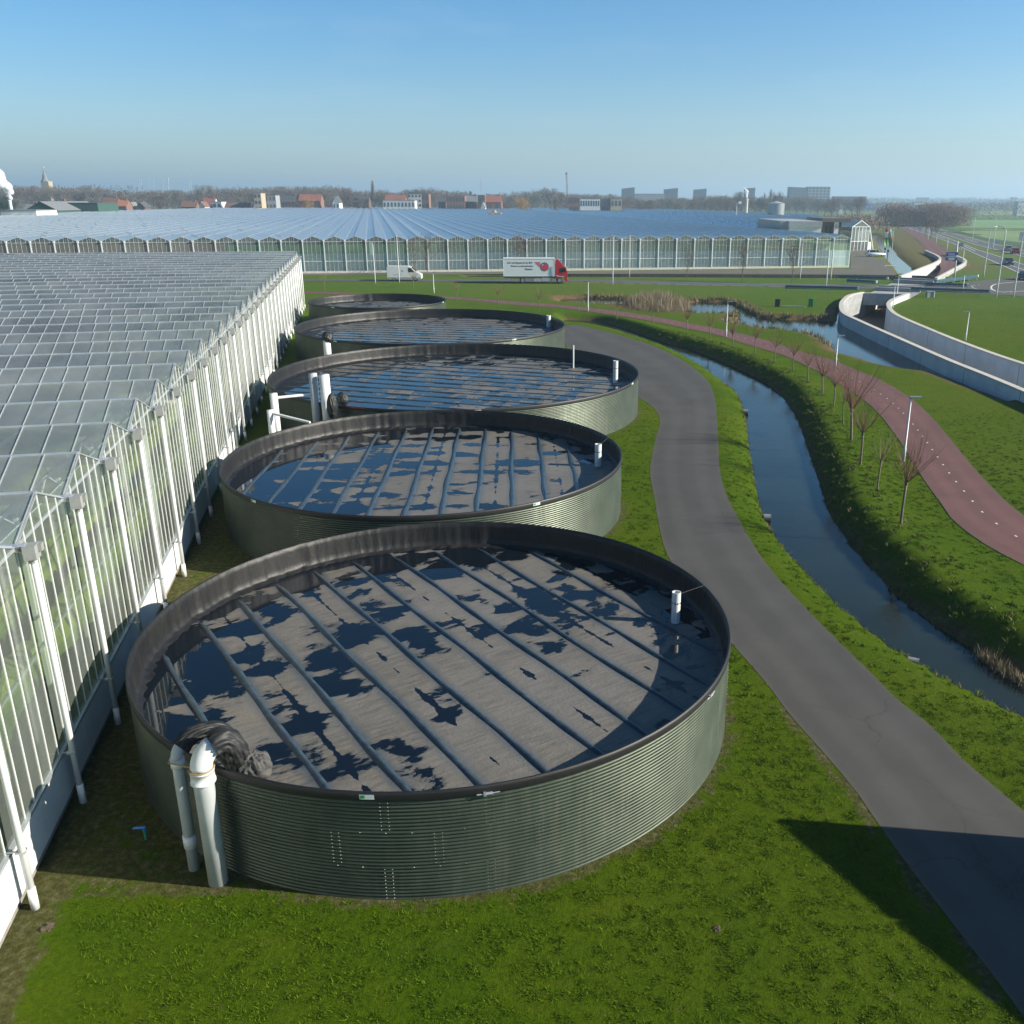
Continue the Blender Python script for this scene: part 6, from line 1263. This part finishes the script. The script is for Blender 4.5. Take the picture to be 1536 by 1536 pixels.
# stand-in boards added out of view to throw the shade over the road corner
HBD = M('shade_caster_board', (.4,.42,.42), .7); T = thing('shade_caster', 'unseen stand-in boards beyond the ditch, added to shade the road corner', 'shade_caster', (0, 0, 0)); dtan = SUN.z/math.hypot(SUN.x, SUN.y); gd = Vector((SUN.x, SUN.y)).normalized()
tips = [Vector((4.37, 16.94)), Vector((4.52, 16.67)), Vector((6.05, 13.95)), Vector((7.9, 10.9)), Vector((10.2, 7.2))]; LL = 9.8
tips = [q+gd*LL for q in tips]
for i, (a, b) in enumerate(zip(tips, tips[1:])):
    e = (b-a).normalized(); a2_, b2_ = (a, b-e*.12); m = MB(); m.beam((a2_.x, a2_.y, LL*dtan/2+.1), (b2_.x, b2_.y, LL*dtan/2+.1), .12, LL*dtan-.2); m.build('panel', HBD, T)
m = MB()
for q in tips: m.tube([(q.x, q.y, -.8), (q.x, q.y, LL*dtan-.05)], .07, 8)
m.build('posts', STEEL, T)

# ------------------------------------------------------------------ grass blades, bank tufts, reeds
def blades(name, label, pts, h, w_, mats, seed, lean=.5, per=3, mi=None):
    r = np.random.default_rng(seed); N = len(pts)*per; c = np.repeat(pts, per, 0) + np.concatenate([r.normal(size=(N, 2))*w_*3, np.zeros((N, 1))], 1)
    hh = h*r.uniform(.5, 1.3, (N, 1)); a = r.uniform(0, 6.28, N); s = np.stack([np.cos(a), np.sin(a), np.zeros(N)], 1)*w_*r.uniform(.6, 1.3, (N, 1)); d = np.concatenate([r.normal(size=(N, 2))*lean, np.ones((N, 1))], 1)*hh
    V = np.concatenate([c-s, c+s, c+d], 1).reshape(-1, 3); o = npmesh(name, V, np.arange(3*N).reshape(-1, 3), mats, mi=r.integers(0, len(mats), N)); tag(o, label, 'grass', None, 'stuff'); return o
roadPoly = [G(1700,1730)] + roadL[1:] + [Vector(p) for p in roadR[::-1]]; pathPoly = pathA + pathB[::-1]
def scatter(x0, x1, y0, y1, n, seed, keep=None):
    r = np.random.default_rng(seed); m_ = n//14; x = np.repeat(r.uniform(x0, x1, m_), 14)+r.normal(0, .055, m_*14); y = np.repeat(r.uniform(y0, y1, m_), 14)+r.normal(0, .055, m_*14); k = ~inside(x, y, [(p[0], p[1]) for p in roadL + roadR[::-1]]) & ~inside(x, y, pathPoly)
    for P in WATER[:3]: k &= ~inside(x, y, P)
    for P in holes: k &= ~inside(x, y, P)
    for cx, cy, rr in TANKS: k &= np.hypot(x-cx, y-cy) > rr+.06
    k &= x > WALLX(y)+.1
    if keep is not None: k &= keep(x, y)
    x, y = x[k], y[k]; return np.stack([x, y, hfun(x, y)-.005], 1)
GB = [M('blade_dark', (.023,.056,.002), .8, spec=.08, var=.3, vs=.8), M('blade_mid', (.056,.112,.003), .8, spec=.08, var=.3, vs=.5), M('blade_light', (.098,.155,.007), .8, spec=.08, var=.3, vs=.6)]
view = lambda x, y: (x > -.86*y*.68-1.5) & (x < .50*y+3)
fade = lambda y, a, b: r0.random(y.shape) < np.clip((b-y)/(b-a), 0, 1)
lawn = lambda x, y: view(x, y) & fade(y, 44, 62) & (r0.random(x.shape) > soilfun(x, y)*1.25)
r0 = np.random.default_rng(77)
p1 = scatter(-12, 12, 10.5, 22, 90000, 1, lawn); blades('grass', 'short mown lawn around the near tank', p1, .05, .0075, GB, 2, .8, 2)
p2 = scatter(-16, 34, 22, 62, 190000, 3, lawn); blades('grass', 'short lawn strips beside the service road', p2, .06, .011, GB, 4, .7, 2)
bank = lambda x, y: dist(x, y, ditchR) < 2.6
p3 = scatter(4, 26, 14, 95, 60000, 5, lambda x, y: bank(x, y) & view(x, y)); blades('bank_grass', 'rough tufted grass on the ditch bank', p3, .14, .016, GB + [M('blade_straw', (.20,.15,.07), .8)], 6, .6, 2)
edge = lambda x, y: (dist(x, y, ditchL) < .22) & view(x, y)
p4 = scatter(4, 16, 14, 80, 110000, 7, edge); blades('edge_grass', 'straw-coloured fringe along the ditch edge', p4, .12, .01, [GB[2], M('blade_straw', (.20,.15,.07))], 8, .6, 2)
c_ = G(985, 457); RE = [M('reed_straw', (.22,.18,.10), .8, var=.2), M('reed_brown', (.19,.145,.09), .8, var=.2)]
r_ = np.random.default_rng(9); n_ = 9000; a_ = r_.uniform(0, 6.28, n_); q_ = np.sqrt(r_.uniform(0, 1, n_)); xx, yy = c_.x+q_*np.cos(a_)*4.3, c_.y+q_*np.sin(a_)*9; rp = np.stack([xx, yy, -.35-q_**2*.9+.35*np.sin(xx*1.7)*np.cos(yy*.9)], 1)
o = blades('reeds', 'straw-brown reed bed at the left end of the pond', rp, 1.75, .035, RE, 10, .14, 1); o['category'] = 'reeds'
pe = scatter(0, 62, 88, 140, 90000, 11, lambda x, y: ((dist(x, y, pond+[pond[0]]) < 1.1) | (dist(x, y, pool+[pool[0]]) < 1.)) & ~((x > 30) & (dist(x, y, wl1) < 1.5)))
o = blades('bank_reeds', 'brown reed fringe around the pond', pe, .5, .04, RE + [GB[1]], 12, .4, 1); o['category'] = 'reeds'
p5 = G(1520, 1000); xx = r_.uniform(p5.x-1.4, p5.x+2.5, 900); l_ = [G(x_, y_, -.4) for x_, y_ in ((1470, 978), (1500, 1000), (1536, 1022), (1600, 1050))]
tt = r_.uniform(0, 1, 800); seg = (tt*2.999).astype(int); fr_ = tt*3-seg; L0 = np.array([[q.x, q.y] for q in l_]); pp = L0[seg]*(1-fr_)[:, None]+L0[np.minimum(seg+1, 3)]*fr_[:, None]+r_.normal(size=(800, 2))*.13
o = blades('dead_reeds', 'tuft of dead reeds at the ditch edge on the right', np.concatenate([pp, np.full((800, 1), -.5)], 1), .32, .012, RE, 13, .3, 1); o['category'] = 'reeds'

for (qx, qy, rr, lab) in ((1076, 1394, .08, 'small dark molehill on the lawn between tank and road'), (72, 1392, .11, 'crumbled mound of pale soil by the glasshouse downpipe foot')):
    p = G(qx, qy); bm = bmesh.new(); bmesh.ops.create_icosphere(bm, subdivisions=4, radius=rr)
    for v in bm.verts: v.co.z *= .5; v.co += v.normal*(rr*.5*mn.noise(v.co*14)+rr*.2*mn.noise(v.co*40))
    me = bpy.data.meshes.new('molehill'); bm.to_mesh(me); bm.free(); bpy; me.materials.append(M('mole_soil', (.06,.045,.028), .95, var=.4, vs=20)); tag(link(me, 'molehill', None, (p.x, p.y, -rr*.12)), lab, 'molehill')
# ------------------------------------------------------------------ haze
m = MB(); m.box((0, 3500, 60), (15000, 10800, 124)); o = m.build('haze', bpy.data.materials.new('haze')); hm = o.data.materials[0]; hm.use_nodes = True; t = hm.node_tree; t.nodes.remove(t.nodes['Principled BSDF']); v = nd(t, 'ShaderNodeVolumePrincipled')
v.inputs['Color'].default_value = (.58,.82,1,1); v.inputs['Density'].default_value = .00034; v.inputs['Anisotropy'].default_value = .3; t.links.new(v.outputs[0], t.nodes['Material Output'].inputs['Volume']); tag(o, kind='stuff')
